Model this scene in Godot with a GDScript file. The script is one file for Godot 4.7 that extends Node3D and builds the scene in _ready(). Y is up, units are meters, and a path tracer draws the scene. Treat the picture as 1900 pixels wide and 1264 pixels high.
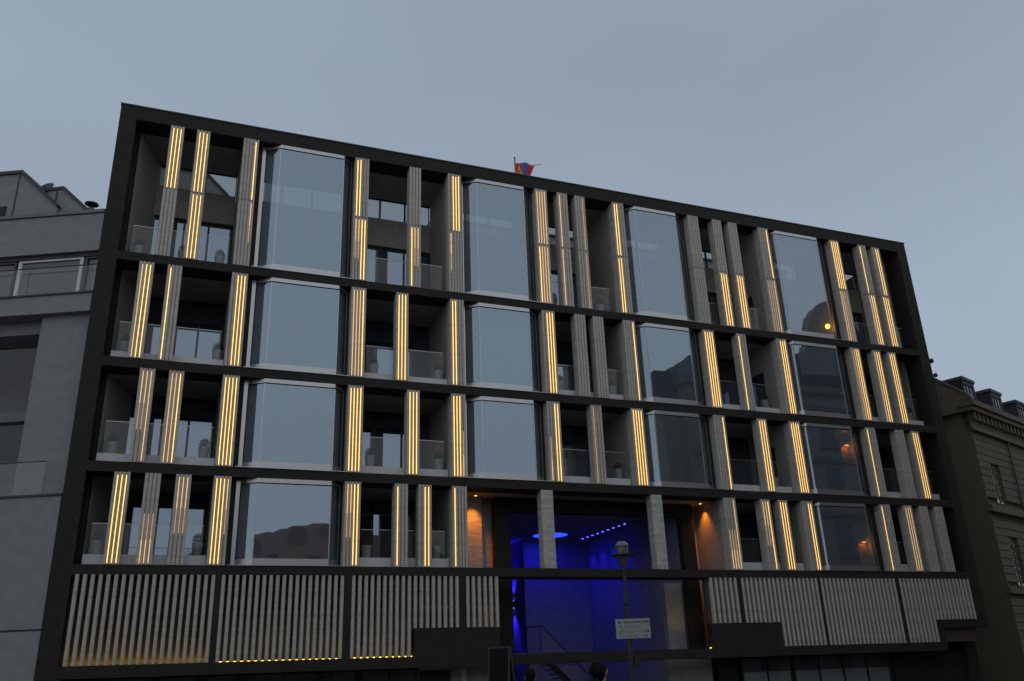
extends Node3D
# Dusk view of an apartment building whose masonry fins carry thin vertical light strips.
# World: x along the facade, y up, z towards the camera; the front of the floor beams is z = 0.

var M := {}
var box_cache := {}
var fin_cache := {}
var taken := {}
var sheets := {}
var rng := RandomNumberGenerator.new()

# soffit and top heights of the floor beams
const LOW_B := 2.005
const LOW_T := 2.356
const S1B := 4.972
const S1T := 5.276
const S2B := 8.16
const S2T := 8.494
const S3B := 11.695
const S3T := 12.03
const S4B := 15.61
const S4T := 15.93
const ROOF_B := 21.34
const ROOF_T := 21.9
const XL := -3.087
const XLI := -2.52
const XRI := 33.73
const XR := 34.31
const BACK := -3.1
# deep walls behind the wide fins: [x0, x1]
const WALLS := [[1.32, 1.88], [5.66, 6.22], [9.555, 10.115], [13.49, 14.05], [17.23, 17.79], [21.21, 21.77], [25.14, 25.67], [29.39, 29.93]]
# bay fronts
const BAYS := [[2.72, 5.19], [10.77, 12.93], [18.35, 20.49], [26.08, 28.56]]

func _ready() -> void:
	rng.seed = 4711
	camera_and_sky()
	make_materials()
	setting()
	main_building()
	neighbour_building()
	stone_building()
	opposite_buildings()
	roof_things()
	street_things()
	people()

# ---------------------------------------------------------------- camera, sky, light
func camera_and_sky() -> void:
	var cam := Camera3D.new()
	cam.name = "camera"
	cam.position = Vector3(0, 1.6, 30)
	cam.rotation_degrees = Vector3(21.1517, -22.0047, -2.1933)
	cam.fov = 42.77
	cam.near = 0.1
	cam.far = 600.0
	cam.current = true
	add_child(cam)
	var env := Environment.new()
	env.background_mode = Environment.BG_SKY
	var sky := Sky.new()
	# even dusk overcast: a little paler towards the horizon, with faint soft cloud structure
	var sm := PanoramaSkyMaterial.new()
	var n := FastNoiseLite.new()
	n.seed = 5
	n.frequency = 0.006
	n.fractal_octaves = 4
	var ci := Image.create(512, 256, false, Image.FORMAT_RGBF)
	for y in 256:
		for x in 512:
			var a := TAU * x / 512.0
			var e := PI * (0.5 - (y + 0.5) / 256.0)
			var v := n.get_noise_3d(cos(a) * cos(e) * 150.0, sin(e) * 420.0, sin(a) * cos(e) * 150.0)
			var k := 1.0 + 0.15 * v
			var c := Color(0.365, 0.438, 0.53).lerp(Color(0.265, 0.33, 0.42), clampf(sin(e), 0.0, 1.0))
			if e < 0.0:
				c = Color(0.05, 0.052, 0.055)
				k = 1.0
			ci.set_pixel(x, y, Color(c.r * k, c.g * k, c.b * k))
	sm.panorama = ImageTexture.create_from_image(ci)
	sky.sky_material = sm
	env.sky = sky
	env.background_energy_multiplier = 1.0
	env.tonemap_mode = Environment.TONE_MAPPER_LINEAR
	env.tonemap_exposure = 1.0
	env.sdfgi_enabled = true
	env.ssao_enabled = true
	env.ssil_enabled = true
	var we := WorldEnvironment.new()
	we.name = "world_environment"
	we.environment = env
	add_child(we)
	var sun := DirectionalLight3D.new()
	sun.name = "dusk_sky_light"
	sun.light_color = Color(1.0, 0.95, 0.86)
	sun.light_energy = 0.25
	sun.light_angular_distance = 170.0
	sun.rotation_degrees = Vector3(-28, 6, 0)
	sun.shadow_enabled = true
	add_child(sun)

# ---------------------------------------------------------------- helpers
func lin(r: float, g: float, b: float, a := 1.0) -> Color:
	var c := Color(r, g, b, a).linear_to_srgb()
	c.a = a
	return c

func mat(c: Color, rough := 0.8, metal := 0.0) -> StandardMaterial3D:
	var m := StandardMaterial3D.new()
	m.albedo_color = c
	m.roughness = rough
	m.metallic = metal
	return m

func noise_tex(freq: float, lo: float, hi: float, sd: int, size := 256, octaves := 5) -> ImageTexture:
	var n := FastNoiseLite.new()
	n.seed = sd
	n.frequency = freq
	n.fractal_octaves = octaves
	var im := n.get_seamless_image(size, size)
	im.convert(Image.FORMAT_RGB8)
	for y in size:
		for x in size:
			var v := lerpf(lo, hi, im.get_pixel(x, y).r)
			im.set_pixel(x, y, Color(v, v, v))
	return ImageTexture.create_from_image(im)

func textured(c: Color, rough: float, tex: Texture2D, metres: float, bump: Texture2D = null, bump_cm := 0.3) -> StandardMaterial3D:
	var m := mat(c, rough)
	m.albedo_texture = tex
	m.uv1_triplanar = true
	m.uv1_world_triplanar = true
	m.uv1_scale = Vector3.ONE / metres
	if bump:
		m.heightmap_enabled = true
		m.heightmap_texture = bump
		m.heightmap_scale = bump_cm
	return m

func brick_images(courses: int, per_row: int, size: int, joint: int, spread: float, sd: int) -> Array:
	var r := RandomNumberGenerator.new()
	r.seed = sd
	var col := Image.create(size, size, false, Image.FORMAT_RGB8)
	var hgt := Image.create(size, size, false, Image.FORMAT_RGB8)
	col.fill(Color(0.87, 0.865, 0.85))
	hgt.fill(Color(0.25, 0.25, 0.25))
	var ch := size / courses
	var bw := size / per_row
	for j in courses:
		var off := (bw / 2 if j % 2 else 0) + r.randi_range(-bw / 8, bw / 8)
		for i in per_row + 1:
			var t := 1.0 - r.randf() * spread
			var warm := r.randf_range(-0.02, 0.02)
			var rc := Rect2i(i * bw + off - bw, j * ch, bw - joint, ch - joint)
			col.fill_rect(rc.intersection(Rect2i(0, 0, size, size)), Color(t + warm, t, t - warm))
			var hh := r.randf_range(0.75, 1.0)
			hgt.fill_rect(rc.intersection(Rect2i(0, 0, size, size)), Color(hh, hh, hh))
			if i == 0:
				var rest := Rect2i(rc.position.x + per_row * bw, rc.position.y, rc.size.x, rc.size.y).intersection(Rect2i(0, 0, size, size))
				if rest.size.x > 0:
					col.fill_rect(rest, Color(t + warm, t, t - warm))
					hgt.fill_rect(rest, Color(hh, hh, hh))
	var n := FastNoiseLite.new()
	n.seed = sd
	n.frequency = 0.05
	for y in size:
		for x in size:
			var c := col.get_pixel(x, y)
			var k := 1.0 + 0.045 * n.get_noise_2d(x, y) + 0.03 * n.get_noise_2d(x * 6.0, y * 6.0)
			col.set_pixel(x, y, Color(c.r * k, c.g * k, c.b * k))
	return [ImageTexture.create_from_image(col), ImageTexture.create_from_image(hgt)]

func emit(c: Color, energy: float) -> StandardMaterial3D:
	var m := mat(Color(0.9, 0.85, 0.7), 0.5)
	m.emission_enabled = true
	m.emission = c
	m.emission_energy_multiplier = energy
	return m

func pane(tint: Color, metal: float, alpha := 0.06) -> StandardMaterial3D:
	var m := mat(Color(tint.r, tint.g, tint.b, alpha), 0.015, metal)
	m.transparency = BaseMaterial3D.TRANSPARENCY_ALPHA
	return m

func make_materials() -> void:
	var b := brick_images(16, 4, 512, 3, 0.08, 3)
	M.brick = textured(lin(0.49, 0.47, 0.428), 0.85, b[0], 1.2, b[1], 0.12)
	var b2 := brick_images(16, 4, 512, 3, 0.14, 9)
	M.pale_brick = textured(lin(0.5, 0.495, 0.475), 0.85, b2[0], 1.2, b2[1], 0.3)
	var fine := noise_tex(0.02, 0.89, 1.0, 21)
	var faint := noise_tex(0.03, 0.95, 1.0, 27)
	var grain := noise_tex(0.15, 0.7, 1.0, 22)
	M.frame = textured(lin(0.036, 0.0345, 0.0315), 0.75, fine, 2.3, grain, 0.1)
	M.frame.metallic_specular = 0.22
	M.coping = textured(lin(0.045, 0.047, 0.052), 0.4, fine, 2.0)
	M.coping.metallic = 0.4
	M.wall = textured(lin(0.36, 0.352, 0.33), 0.9, fine, 2.0, grain, 0.15)
	M.ceiling = textured(lin(0.36, 0.352, 0.33), 0.9, fine, 2.6, grain, 0.1)
	M.inner = textured(lin(0.3, 0.29, 0.27), 0.9, fine, 3.0)
	M.back_panel = textured(lin(0.085, 0.065, 0.05), 0.8, fine, 1.7)
	M.silver = textured(lin(0.47, 0.475, 0.485), 0.32, faint, 1.4)
	M.silver.metallic = 0.85
	M.white = textured(lin(0.62, 0.63, 0.65), 0.6, faint, 1.9)
	M.dark_metal = mat(lin(0.03, 0.03, 0.03), 0.45, 0.5)
	M.bay_glass = pane(lin(0.285, 0.36, 0.435), 0.8)
	M.window_glass = pane(lin(0.24, 0.3, 0.38), 0.86)
	M.clear_glass = pane(lin(0.2, 0.24, 0.24), 0.02, 0.02)
	M.tint_glass = pane(lin(0.2, 0.32, 0.32), 0.25, 0.3)
	M.rail_glass = pane(lin(0.2, 0.23, 0.24), 0.035, 0.03)
	M.shop_glass = pane(lin(0.22, 0.25, 0.28), 0.25, 0.04)
	# float glass is never quite flat: a faint wave bends what it mirrors
	var wn := FastNoiseLite.new()
	wn.seed = 31
	wn.frequency = 0.012
	wn.fractal_octaves = 2
	var wi := wn.get_seamless_image(256, 256)
	wi.convert(Image.FORMAT_RGBA8)
	wi.bump_map_to_normal_map(1.2)
	var wave := ImageTexture.create_from_image(wi)
	for g in [M.bay_glass]:
		g.normal_enabled = true
		g.normal_texture = wave
		g.normal_scale = 0.05
		g.uv1_triplanar = true
		g.uv1_world_triplanar = true
		g.uv1_scale = Vector3.ONE / 3.4
	M.dark_pane = mat(lin(0.012, 0.013, 0.015), 0.12)
	for g in [M.bay_glass, M.window_glass, M.clear_glass, M.tint_glass, M.rail_glass, M.shop_glass]:
		sheets[g] = true
	M.led = emit(Color(1.0, 0.755, 0.3), 2.1)
	M.led_semi = emit(Color(1.0, 0.76, 0.43), 0.95)
	M.led_dim = emit(Color(1.0, 0.68, 0.38), 0.4)
	M.led_off = mat(lin(0.22, 0.21, 0.19), 0.4)
	M.base_led = emit(Color(1.0, 0.76, 0.18), 2.8)
	M.warm_lamp = emit(Color(1.0, 0.62, 0.24), 3.0)
	M.globe_lamp = emit(Color(1.0, 0.62, 0.2), 30.0)
	M.blue_lamp = emit(Color(0.12, 0.22, 1.0), 2.6)
	M.blue_spot = emit(Color(0.3, 0.3, 1.0), 6.0)
	M.render_grey = textured(lin(0.25, 0.263, 0.276), 0.92, fine, 2.7, grain, 0.2)
	M.trim_grey = textured(lin(0.15, 0.16, 0.17), 0.6, fine, 2.0)
	M.dark_trim = mat(lin(0.035, 0.038, 0.042), 0.6)
	M.stone = textured(lin(0.16, 0.133, 0.096), 0.9, fine, 1.9, grain, 0.6)
	M.stone_b = textured(lin(0.16, 0.133, 0.096), 0.9, fine, 2.3, grain, 0.6)
	M.stone_light = textured(lin(0.3, 0.26, 0.2), 0.9, fine, 2.1, grain, 0.6)
	M.stone_side = textured(lin(0.185, 0.16, 0.12), 0.95, fine, 3.1, grain, 0.3)
	M.slate = textured(lin(0.06, 0.064, 0.07), 0.7, fine, 1.3, grain, 0.4)
	M.slate_dark = textured(lin(0.028, 0.03, 0.034), 0.8, fine, 1.3)
	M.tile = textured(lin(0.3, 0.135, 0.085), 0.85, fine, 1.6, grain, 0.8)
	M.atrium = textured(lin(0.34, 0.34, 0.34), 0.9, fine, 2.9, grain, 0.15)
	M.pot = textured(lin(0.3, 0.36, 0.36), 0.35, fine, 0.5)
	M.leaf = mat(lin(0.02, 0.032, 0.018), 0.8)
	M.leaf2 = mat(lin(0.03, 0.045, 0.024), 0.8)
	M.leaf.metallic_specular = 0.12
	M.leaf2.metallic_specular = 0.12
	M.soil = mat(lin(0.03, 0.024, 0.018), 1.0)
	M.asphalt = textured(lin(0.055, 0.055, 0.056), 0.9, grain, 1.1, grain, 0.4)
	M.paving = textured(lin(0.1, 0.097, 0.092), 0.9, fine, 1.5, grain, 0.4)
	M.kerb = textured(lin(0.24, 0.235, 0.225), 0.9, fine, 1.2)
	M.lamp_post = mat(lin(0.03, 0.032, 0.027), 0.7, 0.1)
	M.lamp_cap = mat(lin(0.15, 0.155, 0.155), 0.5)
	M.lamp_glass = mat(lin(0.09, 0.093, 0.08), 0.35)
	M.sign = textured(lin(0.33, 0.365, 0.36), 0.5, fine, 0.7)
	M.ink = mat(lin(0.03, 0.04, 0.04), 0.7)
	M.ink_soft = mat(lin(0.12, 0.15, 0.14), 0.7)
	M.poster = textured(lin(0.34, 0.38, 0.38), 0.7, fine, 0.8)
	M.wood = textured(lin(0.34, 0.2, 0.1), 0.7, fine, 0.9)
	M.red = mat(lin(0.48, 0.025, 0.03), 0.75)
	M.blue = mat(lin(0.03, 0.11, 0.42), 0.75)
	M.gold = mat(lin(0.72, 0.42, 0.05), 0.6)
	M.board = textured(lin(0.014, 0.014, 0.014), 0.9, fine, 0.7)
	M.board.metallic_specular = 0.15
	M.board_edge = mat(lin(0.035, 0.032, 0.03), 0.7)
	M.skin = mat(lin(0.38, 0.23, 0.16), 0.6)
	M.hair = mat(lin(0.01, 0.008, 0.007), 0.9)
	M.coat_dark = mat(lin(0.016, 0.016, 0.018), 0.9)
	M.coat_grey = mat(lin(0.09, 0.095, 0.1), 0.9)
	M.coat_navy = mat(lin(0.02, 0.024, 0.04), 0.9)
	M.denim = mat(lin(0.03, 0.035, 0.05), 0.9)
	M.scarf = mat(lin(0.55, 0.56, 0.58), 0.9)
	for g in [M.hair, M.coat_dark, M.coat_grey, M.coat_navy, M.denim]:
		g.metallic_specular = 0.15
	M.shoe = mat(lin(0.02, 0.018, 0.016), 0.6)

func numbered(n: String) -> String:
	if not taken.has(n):
		taken[n] = 0
		return n
	taken[n] += 1
	return "%s_%03d" % [n, taken[n]]

func tag(o: Node3D, label: String, category: String, group := "") -> void:
	o.set_meta("label", label)
	o.set_meta("category", category)
	if group != "":
		o.set_meta("group", group)

func thing(called: String, label: String, category: String, at := Vector3.ZERO, turn := 0.0, group := "") -> Node3D:
	var o := Node3D.new()
	o.name = numbered(called)
	add_child(o)
	o.position = at
	o.rotation.y = turn
	tag(o, label, category, group)
	return o

func part(parent: Node3D, called: String, mesh: Mesh, m: Material, at := Vector3.ZERO) -> MeshInstance3D:
	var o := MeshInstance3D.new()
	o.name = called
	o.mesh = mesh
	o.material_override = m
	o.position = at
	parent.add_child(o, true)
	return o

func holder(parent: Node3D, called: String, at := Vector3.ZERO) -> Node3D:
	var o := Node3D.new()
	o.name = called
	o.position = at
	parent.add_child(o, true)
	return o

func box_mesh(s: Vector3) -> Mesh:
	var key := "%.4f/%.4f/%.4f" % [s.x, s.y, s.z]
	if not box_cache.has(key):
		var bm := BoxMesh.new()
		bm.size = s
		box_cache[key] = bm
	return box_cache[key]

# a box given by its limits, in the parent's coordinates
func bx(parent: Node3D, called: String, m: Material, x0: float, x1: float, y0: float, y1: float, z0: float, z1: float) -> MeshInstance3D:
	var s := Vector3(absf(x1 - x0), absf(y1 - y0), absf(z1 - z0))
	if sheets.has(m):
		# a pane is one sheet
		var q := QuadMesh.new()
		var turn := 0.0
		if s.x < s.z:
			q.size = Vector2(s.z, s.y)
			turn = -PI / 2
		else:
			q.size = Vector2(s.x, s.y)
		var o := part(parent, called, q, m, Vector3(x0 + x1, y0 + y1, z0 + z1) / 2.0)
		o.rotation.y = turn
		return o
	return part(parent, called, box_mesh(s), m, Vector3(x0 + x1, y0 + y1, z0 + z1) / 2.0)

func quad(st: SurfaceTool, a: Vector3, b: Vector3, c: Vector3, d: Vector3) -> void:
	# clockwise seen from the front
	for v in [a, b, c, a, c, d]:
		st.add_vertex(v)

# an upright prism: outline (x, z), counter-clockwise seen from above with z towards the viewer; y0..y1
func prism(outline: PackedVector2Array, y0: float, y1: float) -> ArrayMesh:
	var st := SurfaceTool.new()
	st.begin(Mesh.PRIMITIVE_TRIANGLES)
	st.set_smooth_group(-1)
	var pts := outline
	if Geometry2D.is_polygon_clockwise(pts):
		pts = pts.duplicate()
		pts.reverse()
	var n := pts.size()
	for i in n:
		var a := pts[i]
		var b := pts[(i + 1) % n]
		quad(st, Vector3(a.x, y0, a.y), Vector3(b.x, y0, b.y), Vector3(b.x, y1, b.y), Vector3(a.x, y1, a.y))
	var tri := Geometry2D.triangulate_polygon(pts)
	for k in range(0, tri.size(), 3):
		var p := pts[tri[k]]
		var q := pts[tri[k + 1]]
		var r := pts[tri[k + 2]]
		if (q - p).cross(r - p) < 0.0:
			var t := q
			q = r
			r = t
		for v in [p, q, r]:
			st.add_vertex(Vector3(v.x, y1, v.y))
		for v in [p, r, q]:
			st.add_vertex(Vector3(v.x, y0, v.y))
	st.generate_normals()
	return st.commit()

# a plate: outline (x, y), thickness z0..z1
func plate(outline: PackedVector2Array, z0: float, z1: float) -> ArrayMesh:
	var st := SurfaceTool.new()
	st.begin(Mesh.PRIMITIVE_TRIANGLES)
	st.set_smooth_group(-1)
	var pts := outline.duplicate()
	if not Geometry2D.is_polygon_clockwise(pts):
		pts.reverse()
	var n := pts.size()
	for i in n:
		var a := pts[i]
		var b := pts[(i + 1) % n]
		quad(st, Vector3(a.x, a.y, z1), Vector3(a.x, a.y, z0), Vector3(b.x, b.y, z0), Vector3(b.x, b.y, z1))
	var tri := Geometry2D.triangulate_polygon(pts)
	for k in range(0, tri.size(), 3):
		var p := pts[tri[k]]
		var q := pts[tri[k + 1]]
		var r := pts[tri[k + 2]]
		if (q - p).cross(r - p) > 0.0:
			var t := q
			q = r
			r = t
		for v in [p, q, r]:
			st.add_vertex(Vector3(v.x, v.y, z1))
		for v in [p, r, q]:
			st.add_vertex(Vector3(v.x, v.y, z0))
	st.generate_normals()
	return st.commit()

# a flat sheet with thickness between two upright lines (plan points a, b)
func upright(a: Vector2, b: Vector2, y0: float, y1: float, t: float) -> ArrayMesh:
	var d := (b - a).normalized()
	var n := Vector2(-d.y, d.x) * t / 2.0
	return prism(PackedVector2Array([a + n, b + n, b - n, a - n]), y0, y1)

func sheet(a: Vector2, b: Vector2, y0: float, y1: float) -> ArrayMesh:
	var st := SurfaceTool.new()
	st.begin(Mesh.PRIMITIVE_TRIANGLES)
	quad(st, Vector3(a.x, y0, a.y), Vector3(a.x, y1, a.y), Vector3(b.x, y1, b.y), Vector3(b.x, y0, b.y))
	st.generate_normals()
	return st.commit()

func lathe(profile: Array, seg := 20) -> ArrayMesh:
	# profile: [radius, height] from bottom to top
	var st := SurfaceTool.new()
	st.begin(Mesh.PRIMITIVE_TRIANGLES)
	for i in profile.size() - 1:
		for k in seg:
			var a0 := TAU * k / seg
			var a1 := TAU * (k + 1) / seg
			var r0: float = profile[i][0]
			var y0: float = profile[i][1]
			var r1: float = profile[i + 1][0]
			var y1: float = profile[i + 1][1]
			quad(st, Vector3(cos(a1) * r0, y0, sin(a1) * r0), Vector3(cos(a0) * r0, y0, sin(a0) * r0), Vector3(cos(a0) * r1, y1, sin(a0) * r1), Vector3(cos(a1) * r1, y1, sin(a1) * r1))
	st.generate_normals()
	return st.commit()

func tube(a: Vector3, b: Vector3, r0: float, r1: float, seg := 8) -> ArrayMesh:
	var st := SurfaceTool.new()
	st.begin(Mesh.PRIMITIVE_TRIANGLES)
	var d := (b - a).normalized()
	var u := d.cross(Vector3.UP if absf(d.y) < 0.9 else Vector3.RIGHT).normalized()
	var w := d.cross(u)
	for k in seg:
		var e0 := u * cos(TAU * k / seg) + w * sin(TAU * k / seg)
		var e1 := u * cos(TAU * (k + 1) / seg) + w * sin(TAU * (k + 1) / seg)
		quad(st, a + e1 * r0, a + e0 * r0, b + e0 * r1, b + e1 * r1)
		for v in [a, a + e0 * r0, a + e1 * r0, b, b + e1 * r1, b + e0 * r1]:
			st.add_vertex(v)
	st.generate_normals()
	return st.commit()

func omni(parent: Node3D, called: String, at: Vector3, c: Color, energy: float, size := 0.1) -> void:
	var l := OmniLight3D.new()
	l.name = called
	l.position = at
	l.light_color = c
	l.light_energy = energy
	l.light_size = size
	l.omni_range = 14.0
	l.omni_attenuation = 2.0
	l.shadow_enabled = true
	parent.add_child(l, true)

func spot(parent: Node3D, called: String, at: Vector3, towards: Vector3, c: Color, energy: float, angle: float, size := 0.04) -> void:
	var l := SpotLight3D.new()
	l.name = called
	l.light_color = c
	l.light_energy = energy
	l.light_size = size
	l.spot_range = 14.0
	l.spot_attenuation = 2.0
	l.spot_angle = angle
	l.spot_angle_attenuation = 1.6
	l.shadow_enabled = true
	parent.add_child(l, true)
	l.position = at
	l.basis = Basis.looking_at(towards - at, Vector3.FORWARD if absf((towards - at).normalized().y) > 0.95 else Vector3.UP)

# ---------------------------------------------------------------- setting
func structure(called: String, mesh: Mesh, m: Material, at: Vector3, label: String, category: String) -> void:
	var o := part(self, called, mesh, m, at)
	o.set_meta("kind", "structure")
	tag(o, label, category)

func setting() -> void:
	structure("ground", box_mesh(Vector3(260, 0.2, 260)), M.paving, Vector3(10, -0.1, 0), "wide paved ground of the dusky square before the lit building", "ground")
	structure("road", box_mesh(Vector3(260, 0.02, 7.0)), M.asphalt, Vector3(10, 0.004 - 0.006, 24.5), "asphalt road crossing the square beyond the street lamp", "road")
	structure("pavement", box_mesh(Vector3(60, 0.12, 4.6)), M.paving, Vector3(12, 0.064, 2.9), "raised stone pavement along the foot of the lit building", "pavement")
	structure("kerb", box_mesh(Vector3(60, 0.125, 0.28)), M.kerb, Vector3(12, 0.0665, 5.345), "pale stone kerb edging the pavement before the lit building", "kerb")

# ---------------------------------------------------------------- main building
# fluted front: n grooves, ribs with rounded noses; depth back to -0.4
func fin_mesh(w: float, h: float, grooves: int) -> ArrayMesh:
	var key := "%.3f/%.3f/%d" % [w, h, grooves]
	if fin_cache.has(key):
		return fin_cache[key]
	var pts := PackedVector2Array()
	pts.append(Vector2(-w / 2, -0.4))
	if grooves == 0:
		pts.append(Vector2(-w / 2, 0.012))
		pts.append(Vector2(w / 2, 0.012))
	else:
		var g := 0.032
		var rib := (w - g * grooves) / (grooves + 1)
		var x := -w / 2
		for i in grooves + 1:
			pts.append(Vector2(x, 0.016))
			pts.append(Vector2(x + rib * 0.14, 0.03))
			pts.append(Vector2(x + rib * 0.5, 0.034))
			pts.append(Vector2(x + rib * 0.86, 0.03))
			pts.append(Vector2(x + rib, 0.016))
			x += rib
			if i < grooves:
				pts.append(Vector2(x, -0.012))
				pts.append(Vector2(x + g, -0.012))
				x += g
	pts.append(Vector2(w / 2, -0.4))
	# plan axes: x to the right, second axis is z; prism() wants them as given
	fin_cache[key] = prism(pts, 0.0, h)
	return fin_cache[key]

func strip(fin: Node3D, m: Material, x: float, y0: float, y1: float) -> void:
	bx(fin, "light_strip", m, x - 0.0105, x + 0.0105, y0, y1, -0.01, 0.015)

func add_fin(root: Node3D, xc: float, w: float, y0: float, y1: float, grooves: int, code: String) -> void:
	var h := y1 - y0
	var fin := part(root, "fin", fin_mesh(w, h, grooves), M.brick if grooves > 0 else M.pale_brick, Vector3(xc, y0, 0))
	var g := 0.032
	var rib := (w - g * grooves) / (grooves + 1)
	for i in grooves:
		var x := -w / 2 + rib * (i + 1) + g * i + g / 2
		var lo := 0.05
		var hi := h - 0.09
		var e := rng.randf_range(-0.02, 0.02)
		match code[i]:
			"1":
				strip(fin, M.led, x, lo, hi + e)
			"2":
				strip(fin, M.led_semi, x, lo, hi + e)
			"3":
				strip(fin, M.led_dim, x, lo, hi + e)
			"d":
				strip(fin, M.led_semi, x, h * 0.62 + e, hi)
				strip(fin, M.led_dim, x, h * 0.34 + e, h * 0.62 + e - 0.004)
				strip(fin, M.led_off, x, lo, h * 0.34 + e - 0.004)
			"u":
				strip(fin, M.led_semi, x, lo, h * 0.27 + e)
				strip(fin, M.led_dim, x, h * 0.27 + e + 0.004, h * 0.55 + e)
				strip(fin, M.led_off, x, h * 0.55 + e + 0.004, hi)
			_:
				strip(fin, M.led_off, x, lo, hi)

func main_building() -> void:
	var b := thing("apartment_building", "dark framed apartment building with pale fluted fins and glowing yellow light strips", "building")
	frame_parts(b)
	fins(b)
	rooms(b)
	bays(b)
	balconies(b)
	slat_storey(b)
	entrance(b)
	shopfronts(b)

func frame_parts(b: Node3D) -> void:
	bx(b, "frame_post", M.frame, XL, XLI, LOW_B, ROOF_T, -0.89, 0.0)
	bx(b, "frame_post", M.frame, XRI, XR, 2.93, ROOF_T, -0.89, 0.0)
	bx(b, "roof_beam", M.frame, XLI, XRI, ROOF_B, ROOF_T, -0.89, 0.0)
	bx(b, "coping", M.coping, XL - 0.025, XR + 0.025, ROOF_T, ROOF_T + 0.045, -0.95, 0.03)
	for s in [[S1B, S1T], [S2B, S2T], [S3B, S3T], [S4B, S4T]]:
		bx(b, "floor_beam", M.frame, XLI, XRI, s[0], s[1], -0.89, 0.0)
	bx(b, "floor_beam", M.frame, XLI, 31.38, LOW_B, LOW_T, -0.89, 0.0)
	bx(b, "step_beam", M.frame, 31.38, XRI, 2.93, 3.25, -0.89, 0.0)
	bx(b, "step_post", M.frame, 31.385, 31.7, LOW_B, 2.93, -0.89, -0.003)
	# panels of the outer sides, seen only from beside
	bx(b, "side_wall", M.frame, XL + 0.02, XL + 0.7, 0.0, ROOF_B, -9.0, -0.893)
	bx(b, "side_wall", M.frame, XR - 0.7, XR - 0.02, 0.0, ROOF_B, -9.0, -0.893)

func fins(b: Node3D) -> void:
	var wide := 0.56
	var nar := 0.48
	# [centre, grooves, code] for each storey
	var s2 := [[-1.46, 3, "111"], [-0.545, 3, "uuu"], [0.385, 3, "ddd"], [1.6, 4, "111d"], [5.94, 4, "dd11"], [7.665, 3, "1.."], [8.54, 3, ".11"], [9.835, 4, "1..."], [13.305, 0, ""], [18.045, 0, ""], [21.49, 4, "uuu2"], [23.255, 3, "dd1"], [24.15, 3, "111"], [25.41, 4, "..11"], [29.66, 4, "1..."], [30.98, 3, "222"], [31.9, 3, "..."], [32.8, 3, "..."]]
	var s3 := [[-1.09, 3, "dd2"], [-0.175, 3, "221"], [1.6, 4, "1111"], [5.94, 4, "1111"], [8.085, 3, "111"], [9.835, 4, "111u"], [13.77, 4, "u.11"], [15.65, 3, "3.."], [17.525, 4, "1111"], [21.49, 4, "...1"], [23.68, 3, "111"], [25.41, 4, "1111"], [29.66, 4, "1..."], [31.4, 3, "..."], [32.33, 3, "111"]]
	var s4 := [[-1.535, 3, "211"], [-0.61, 3, "1.."], [1.6, 4, ".111"], [5.94, 4, "2221"], [7.63, 3, "111"], [9.835, 4, "11.."], [13.77, 4, ".111"], [15.21, 3, "..."], [16.055, 3, "..."], [17.525, 4, "...1"], [21.49, 4, "1111"], [23.21, 3, "1.."], [25.41, 4, ".111"], [29.66, 4, "3211"], [30.965, 3, "211"], [31.9, 3, "111"]]
	var s5 := [[-1.075, 3, "111", "..."], [-0.145, 3, "111", "111"], [1.6, 4, "...1", "...d"], [5.92, 4, "11..", "dd11"], [8.115, 3, "...", "1dd"], [9.8, 4, ".111", "d..."], [13.72, 4, "2222", "1222"], [14.745, 3, "2..", "2.."], [15.595, 3, "..3", "..3"], [17.49, 4, "11..", "11.."], [21.42, 4, "....", "...."], [22.73, 3, "...", "111"], [23.61, 3, "...", "111"], [25.36, 4, "...1", "3332"], [29.63, 4, "1111", "2233"], [31.375, 3, "1..", "211"], [32.26, 3, ".11", "111"]]
	for f in s2:
		add_fin(b, f[0], wide if f[1] == 4 else nar, S1T, S2B, f[1], f[2])
	for f in s3:
		add_fin(b, f[0], wide if f[1] == 4 else nar, S2T, S3B, f[1], f[2])
	for f in s4:
		add_fin(b, f[0], wide if f[1] == 4 else nar, S3T, S4B, f[1], f[2])
	for f in s5:
		add_fin(b, f[0], wide if f[1] == 4 else nar, 18.655, ROOF_B, f[1], f[2])
		add_fin(b, f[0], wide if f[1] == 4 else nar, S4T, 18.63, f[1], f[3])

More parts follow.
